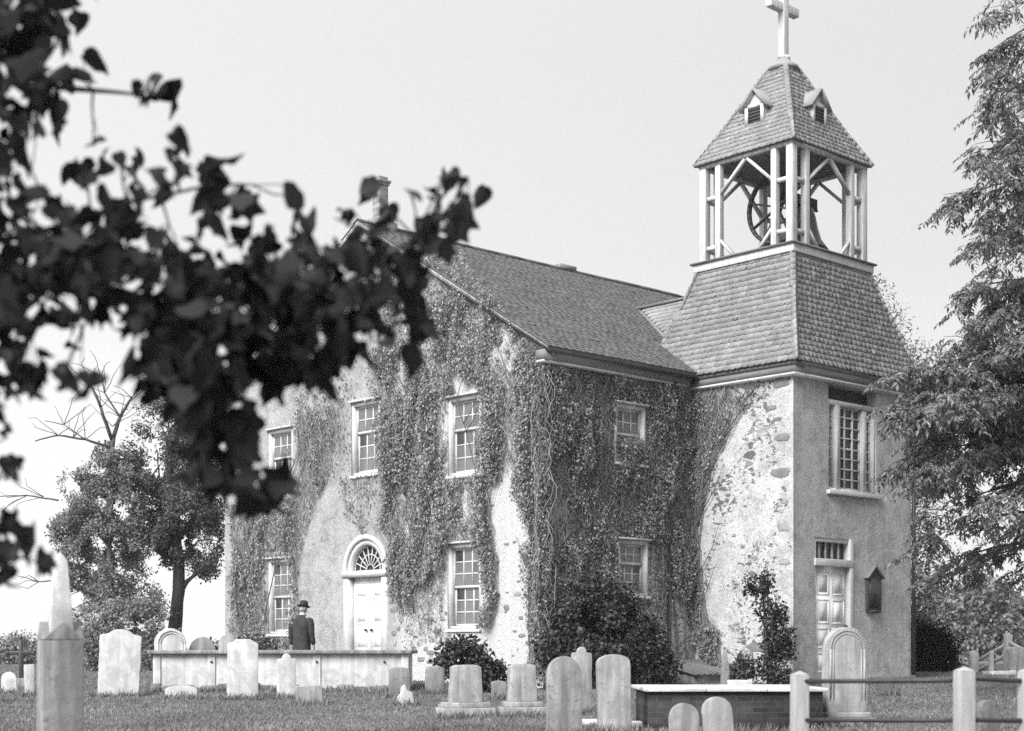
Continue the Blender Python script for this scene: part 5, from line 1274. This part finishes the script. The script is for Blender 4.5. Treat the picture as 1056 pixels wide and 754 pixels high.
# iron cross marker far left
c = at_ground(21.5, 30.5); ic = empty('iron_cross', c, 'dark iron grave cross among the stones at far left', 'grave cross')
m = MB(); beam(m, (0, 0, -0.1), (0, 0, 0.92), 0.07, 0.07, up=(1, 0, 0)); beam(m, (-0.24, 0, 0.66), (0.24, 0, 0.66), 0.065, 0.075)
m.build('shaft', MAT['iron'], ic, bevel=0.01)
m = MB()
for p in ((0, 0, 0.95), (-0.26, 0, 0.66), (0.26, 0, 0.66)): lathe(m, [(0.0, -0.06), (0.06, 0), (0.0, 0.06)], p, 8)
m.build('finial', MAT['iron'], ic); m = MB(); box(m, -0.15, 0.15, -0.12, 0.12, -0.1, 0.16); m.build('base', MAT['marble_grey'], ic, bevel=0.01)

# ================================================================== FENCES
def post_mesh(h, w):
    m = MB(); box(m, -w / 2, w / 2, -w / 2, w / 2, -0.3, h - 0.035)
    V = [(-w / 2, -w / 2, h - 0.035), (w / 2, -w / 2, h - 0.035), (w / 2, w / 2, h - 0.035), (-w / 2, w / 2, h - 0.035), (0, 0, h)]
    m.add(V, [(0, 1, 4), (1, 2, 4), (2, 3, 4), (3, 0, 4)]); return m
def fence(label, posts, rails, pw, mat, railmat, rr, group=None):
    c0 = at_ground(*posts[0][:2]); root = empty('post_and_rail_fence', c0, label, 'fence', group)
    tops = []
    for px, Y, ty in posts:
        c = at_ground(px, Y); zt = EYE + (HORIZ - ty) / F_PX * Y
        m = post_mesh(zt - c.z, pw); o = m.build('post', MAT[mat], root, bevel=0.008); o.location = c - c0; o.rotation_euler = (random.uniform(-.01, .01), random.uniform(-.012, .012), 0.25 + random.uniform(-.1, .1))
        tops.append(Vector((c.x, c.y, zt)))
    for i in range(len(tops) - 1):
        for dz in rails:
            a = tops[i] - Vector((0, 0, dz[0])); b = tops[i + 1] - Vector((0, 0, dz[1] if len(dz) > 1 else dz[0]))
            m = MB(); tube(m, [p - c0 for p in (a, a.lerp(b, 0.35) + Vector((0, 0, -0.002)), a.lerp(b, 0.7) + Vector((0, 0, -0.003)), b)], rr, 8); m.build('rail', MAT[railmat], root, smooth=True)
    return root
fence('low fence of pale square posts and two dark pipe rails at lower right', [(824, 12.9, 691.5), (994, 12.0, 687), (1062, 12.1, 688)], [(0.090, 0.110), (0.415, 0.420)], 0.128, 'post', 'iron', 0.019)
fence('distant pale fence around the far right graves', [(990, 43, 675), (1003, 42, 676), (1039, 41, 653), (1075, 40, 670)], [(0.22, 0.28), (0.5, 0.55)], 0.17, 'post', 'post', 0.05)

# ================================================================== PERSON
def skin_mesh(name, verts, edges, mat, parent, sub=2):
    me = bpy.data.meshes.new(name); me.from_pydata([v_[0] for v_ in verts], edges, []); me.update()
    o = bpy.data.objects.new(name, me); COL.objects.link(o)
    sk_ = o.modifiers.new('skin', 'SKIN'); sk_.use_smooth_shade = True
    for i, v_ in enumerate(verts):
        r = v_[1]; me.skin_vertices[0].data[i].radius = (r, r) if not hasattr(r, '__len__') else r
    me.skin_vertices[0].data[0].use_root = True
    sb = o.modifiers.new('sub', 'SUBSURF'); sb.levels = sub; sb.render_levels = sub
    bpy.context.view_layer.update()
    dg = bpy.context.evaluated_depsgraph_get(); nm = bpy.data.meshes.new_from_object(o.evaluated_get(dg))
    o.modifiers.clear(); o.data = nm; nm.materials.clear(); nm.materials.append(mat)
    nm.polygons.foreach_set('use_smooth', np.ones(len(nm.polygons), dtype=bool))
    o.parent = parent; return o
mp_ = at_ground(311, 31.6); SC = 0.935
man = empty('person', mp_, 'man seen from behind in a dark suit and hat, standing behind the long tomb', 'person', rz=math.radians(-22))
man.scale = (SC, SC, SC)
# body: faces +y, head bowed
V = [((0, 0, 0.92), 0.11), ((0, 0.0, 1.10), (0.13, 0.10)), ((0, 0.01, 1.30), (0.16, 0.11)), ((0, 0.02, 1.42), (0.09, 0.08)), ((0, 0.045, 1.50), 0.055), ((0, 0.075, 1.58), (0.072, 0.085)), ((0, 0.09, 1.66), (0.076, 0.092)), ((0, 0.085, 1.71), 0.062)]
E = [(i, i + 1) for i in range(7)]
V += [((0, 0.185, 1.60), 0.016)]; E += [(6, 8)]                            # nose
for sx in (-1, 1):
    V += [((sx * 0.082, 0.07, 1.62), 0.018)]; E += [(6, len(V) - 1)]       # ears
for sx in (-1, 1):
    b0 = len(V); V += [((sx * 0.19, 0.01, 1.37), 0.06), ((sx * 0.25, -0.01, 1.10), 0.045), ((sx * 0.26, 0.06, 0.86), 0.032), ((sx * 0.26, 0.075, 0.78), (0.034, 0.02))]
    E += [(3, b0), (b0, b0 + 1), (b0 + 1, b0 + 2), (b0 + 2, b0 + 3)]
    for f_, (dx, L) in enumerate(((-0.026, 0.075), (-0.009, 0.088), (0.009, 0.084), (0.026, 0.066))):
        k = len(V); V += [((sx * 0.26 + 0.3 * dx, 0.075 + dx, 0.735), 0.0095), ((sx * 0.255 + 0.3 * dx, 0.08 + dx, 0.735 - L * 0.5), 0.009), ((sx * 0.245 + 0.3 * dx, 0.088 + dx, 0.735 - L), 0.007)]
        E += [(b0 + 3, k), (k, k + 1), (k + 1, k + 2)]
    k = len(V); V += [((sx * 0.245, 0.115, 0.79), 0.011), ((sx * 0.235, 0.13, 0.745), 0.009)]; E += [(b0 + 3, k), (k, k + 1)]
    k = len(V); V += [((sx * 0.10, 0, 0.86), 0.095), ((sx * 0.11, 0.015, 0.48), 0.062), ((sx * 0.115, -0.01, 0.10), 0.042), ((sx * 0.12, 0.13, 0.045), (0.04, 0.03))]
    E += [(0, k), (k, k + 1), (k + 1, k + 2), (k + 2, k + 3)]
body = skin_mesh('body', V, E, MAT['skin'], man)
def loft(mb, secs, n=24):
    v = []
    for (cx, cy, z, rx, ry) in secs:
        for k in range(n):
            t = 2 * PI * k / n; c_, s_ = math.cos(t), math.sin(t)
            fold = 1 + 0.035 * mnoise.noise(Vector((c_ * 2.2, s_ * 2.2, z * 2.6))) + 0.02 * math.sin(3 * t + 14 * z)
            v.append((cx + rx * math.copysign(abs(c_) ** 0.85, c_) * fold, cy + ry * math.copysign(abs(s_) ** 0.85, s_) * fold, z))
    m_ = len(secs)
    f = [(a * n + k, a * n + (k + 1) % n, (a + 1) * n + (k + 1) % n, (a + 1) * n + k) for a in range(m_ - 1) for k in range(n)]
    f += [tuple(reversed(range(n))), tuple((m_ - 1) * n + k for k in range(n))]
    mb.add(v, f)
m = MB(); loft(m, [(0, 0, 0.62, 0.215, 0.16), (0, 0, 0.72, 0.212, 0.155), (0, 0, 0.84, 0.205, 0.148), (0, 0, 0.98, 0.19, 0.138), (0, -0.005, 1.12, 0.192, 0.138), (0, -0.01, 1.24, 0.208, 0.140), (0.0, -0.005, 1.33, 0.215, 0.134), (0, 0.0, 1.39, 0.20, 0.118), (0, 0.012, 1.43, 0.15, 0.10), (0, 0.03, 1.465, 0.10, 0.085), (0, 0.042, 1.49, 0.078, 0.075)])
m.build('jacket', MAT['suit'], body, smooth=True)
for sx in (-1, 1):
    m = MB(); P_ = [Vector(p) for p in ((sx * 0.155, 0.0, 1.385), (sx * 0.205, 0.002, 1.36), (sx * 0.232, -0.004, 1.28), (sx * 0.246, -0.01, 1.19), (sx * 0.254, -0.012, 1.10), (sx * 0.258, 0.015, 1.00), (sx * 0.261, 0.045, 0.91), (sx * 0.261, 0.06, 0.855))]
    tube(m, P_, [0.06, 0.082, 0.078, 0.070, 0.066, 0.060, 0.054, 0.052], 14); m.build('sleeve', MAT['suit'], body, smooth=True)
V = [((0, 0, 0.86), 0.14)]; E = []
for sx in (-1, 1):
    k = len(V); V += [((sx * 0.105, 0, 0.76), 0.108), ((sx * 0.112, 0.015, 0.46), 0.083), ((sx * 0.117, -0.005, 0.09), 0.075)]; E += [(0, k), (k, k + 1), (k + 1, k + 2)]
skin_mesh('trousers', V, E, MAT['suit'], body)
for sx in (-1, 1):
    V = [((sx * 0.117, -0.045, 0.045), 0.045), ((sx * 0.12, 0.06, 0.045), (0.05, 0.042)), ((sx * 0.125, 0.18, 0.035), (0.042, 0.03))]; skin_mesh('shoe', V, [(0, 1), (1, 2)], MAT['shoe'], body)
def tilt(mb, c, ang):
    R = Matrix.Rotation(ang, 3, 'X'); c = Vector(c)
    mb.V = [np.array([tuple(R @ (Vector(p) - c) + c) for p in a]) for a in mb.V]
m = MB(); lathe(m, [(0.09, 0.0), (0.098, 0.02), (0.094, 0.05), (0.08, 0.085)], (0, 0.06, 1.565), 20, sx=0.86, sy=1.02); tilt(m, (0, 0.08, 1.6), -0.15); m.build('hair', MAT['hair'], body, smooth=True)
m = MB(); lathe(m, [(0.074, 0.0), (0.076, 0.015), (0.070, 0.035), (0.066, 0.04)], (0, 0.045, 1.475), 20, sx=0.9); tilt(m, (0, 0.045, 1.48), -0.25); m.build('collar', MAT['shirt'], body, smooth=True)
m = MB(); lathe(m, [(0.095, 0.0), (0.132, 0.003), (0.160, 0.014), (0.163, 0.02), (0.132, 0.013), (0.104, 0.014), (0.102, 0.06), (0.096, 0.11), (0.078, 0.135), (0.04, 0.128), (0.005, 0.122)], (0, 0.085, 1.665), 28, sx=0.88, sy=1.05); tilt(m, (0, 0.085, 1.66), -0.2)
hat = m.build('hat', MAT['hat'], body, smooth=True)
m = MB(); lathe(m, [(0.104, 0.018), (0.108, 0.02), (0.106, 0.052), (0.100, 0.054)], (0, 0.085, 1.665), 28, sx=0.88, sy=1.05); tilt(m, (0, 0.085, 1.66), -0.2); m.build('hat_band', MAT['hatband'], hat, smooth=True)

# mown grass: uncountable, one object
mb = MB()
n = 340000
Y = 15 + (62 - 15) * RNG.random(n) ** 1.9
X = (RNG.random(n) - 0.5) * 2 * (0.345 * Y + 1.0)
Z = np.array([ground_z(a, b) for a, b in zip(X, Y)])
P = np.stack([X, Y, Z], 1)
hn = 0.5 + 0.5 * nz(P, 0.9, 5.0) + 0.35 * nz(P, 3.1, 9.0)
keep = hn > 0.2
P = P[keep]; hn = hn[keep]; k = len(P)
ax = np.stack([RNG.normal(size=k) * 0.45, RNG.normal(size=k) * 0.45, np.ones(k)], 1)
T_BLADE = (np.array([(-0.24, 0, 0), (0.24, 0, 0), (0.05, 1, 0.2)], float), [(0, 1, 2)])
scatter(mb, P, ax, rnd_dirs(k), (0.022 + 0.042 * np.clip(hn, 0, 1.2)) * (0.6 + 0.8 * RNG.random(k)), T_BLADE)
for (gx, gy, gw_, yaw_) in FEET:           # longer grass the scythe leaves round the stones
    m_ = int(70 + 260 * gw_); t_ = (RNG.random(m_) - 0.5) * (gw_ + 0.16); d_ = RNG.normal(size=m_) * 0.07 - 0.08
    xx = gx + t_ * math.cos(yaw_) - d_ * math.sin(yaw_); yy = gy + t_ * math.sin(yaw_) + d_ * math.cos(yaw_)
    zz = np.array([ground_z(a, b) for a, b in zip(xx, yy)])
    ax = np.stack([RNG.normal(size=m_) * 0.4, RNG.normal(size=m_) * 0.4, np.ones(m_)], 1)
    scatter(mb, np.stack([xx, yy, zz], 1), ax, rnd_dirs(m_), 0.06 + 0.11 * RNG.random(m_) ** 2, (T_BLADE[0] * np.array([0.55, 1, 1]), T_BLADE[1]))
tag(mb.build('grass', MAT['blade']), 'short rough mown grass over the churchyard', 'grass', kind='stuff')

# ================================================================== AIR, LIGHT, CAMERA
HAZE = 0.0004
if HAZE:
    mb = MB(); box(mb, -720, 900, -80, 1120, -4.0, 46.0)
    m, nt, b = newmat('haze_air'); nt.nodes.remove(b)
    pv = nt.nodes.new('ShaderNodeVolumePrincipled'); pv.inputs['Density'].default_value = HAZE; pv.inputs['Color'].default_value = (1, 1, 1, 1); pv.inputs['Anisotropy'].default_value = 0.2
    nt.links.new(pv.outputs[0], nt.nodes['Material Output'].inputs['Volume'])
    o = mb.build('haze', m); tag(o, 'thin pale haze over the churchyard and fields', 'haze', kind='stuff')

SUN_AZ = math.atan2(-0.78, -0.62)      # direction towards the sun, in the ground plane
SUN_EL = math.radians(38)
w = bpy.data.worlds.new('World'); S.world = w; w.use_nodes = True
nt = w.node_tree; bg = nt.nodes['Background']
sky = nt.nodes.new('ShaderNodeTexSky'); sky.sky_type = 'NISHITA'; sky.sun_disc = False
sky.sun_elevation = SUN_EL; sky.sun_rotation = PI / 2 - SUN_AZ
sky.air_density = 1.0; sky.dust_density = 5.0; sky.ozone_density = 1.0
bw = nt.nodes.new('ShaderNodeRGBToBW'); nt.links.new(sky.outputs[0], bw.inputs[0])
mx = nt.nodes.new('ShaderNodeMix'); mx.data_type = 'FLOAT'; mx.inputs[0].default_value = 0.65; mx.inputs[3].default_value = 7.6   # thin even overcast
nt.links.new(bw.outputs[0], mx.inputs[2])
# an overcast sky is brightest overhead
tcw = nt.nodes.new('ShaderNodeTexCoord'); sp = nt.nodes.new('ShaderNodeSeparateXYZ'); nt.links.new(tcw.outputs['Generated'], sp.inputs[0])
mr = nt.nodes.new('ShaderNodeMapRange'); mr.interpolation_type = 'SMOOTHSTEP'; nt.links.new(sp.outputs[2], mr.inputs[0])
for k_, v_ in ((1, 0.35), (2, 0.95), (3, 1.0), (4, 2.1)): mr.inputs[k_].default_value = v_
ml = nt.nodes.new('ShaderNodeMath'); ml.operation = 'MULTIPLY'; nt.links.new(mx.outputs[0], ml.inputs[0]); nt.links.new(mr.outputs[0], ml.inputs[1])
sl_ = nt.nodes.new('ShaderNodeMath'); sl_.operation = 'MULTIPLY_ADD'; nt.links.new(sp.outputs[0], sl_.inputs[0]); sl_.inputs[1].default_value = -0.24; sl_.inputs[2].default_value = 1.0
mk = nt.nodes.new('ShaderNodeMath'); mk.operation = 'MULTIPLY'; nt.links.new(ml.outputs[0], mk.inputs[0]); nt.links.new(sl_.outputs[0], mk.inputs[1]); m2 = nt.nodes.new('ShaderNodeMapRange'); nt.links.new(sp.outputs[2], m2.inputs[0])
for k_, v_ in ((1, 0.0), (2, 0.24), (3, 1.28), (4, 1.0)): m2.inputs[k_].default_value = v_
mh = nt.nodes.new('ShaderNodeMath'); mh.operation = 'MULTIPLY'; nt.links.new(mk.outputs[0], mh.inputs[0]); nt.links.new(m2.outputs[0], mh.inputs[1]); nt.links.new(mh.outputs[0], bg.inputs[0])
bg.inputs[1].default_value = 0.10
ld = bpy.data.lights.new('sun', 'SUN'); ld.energy = 3.6; ld.angle = math.radians(30); ld.color = (1, 1, 1)
lo = bpy.data.objects.new('sun', ld); COL.objects.link(lo)
d = Vector((math.cos(SUN_AZ) * math.cos(SUN_EL), math.sin(SUN_AZ) * math.cos(SUN_EL), math.sin(SUN_EL)))
lo.rotation_euler = d.to_track_quat('Z', 'Y').to_euler(); lo.location = d * 100

cd = bpy.data.cameras.new('camera'); cam = bpy.data.objects.new('camera', cd); COL.objects.link(cam)
cam.location = (0, 0, EYE); cam.rotation_euler = (PI / 2, 0, 0)
cd.sensor_width = 36; cd.sensor_fit = 'HORIZONTAL'; cd.lens = 36 * F_PX / 1056; cd.shift_y = (HORIZ - 377) / 1056
cd.clip_start = 0.1; cd.clip_end = 6000
cd.dof.use_dof = True; cd.dof.focus_distance = 31; cd.dof.aperture_fstop = 1.9
S.camera = cam
S.view_settings.view_transform = 'Standard'; S.view_settings.look = 'None'; S.view_settings.exposure = 0.53; S.view_settings.gamma = 1
S.view_settings.use_curve_mapping = False
S.render.engine = 'CYCLES'
S.cycles.max_bounces = 6; S.cycles.diffuse_bounces = 3; S.cycles.volume_bounces = 2; S.cycles.transparent_max_bounces = 8
S.cycles.use_denoising = False; S.cycles.filter_width = 1.5
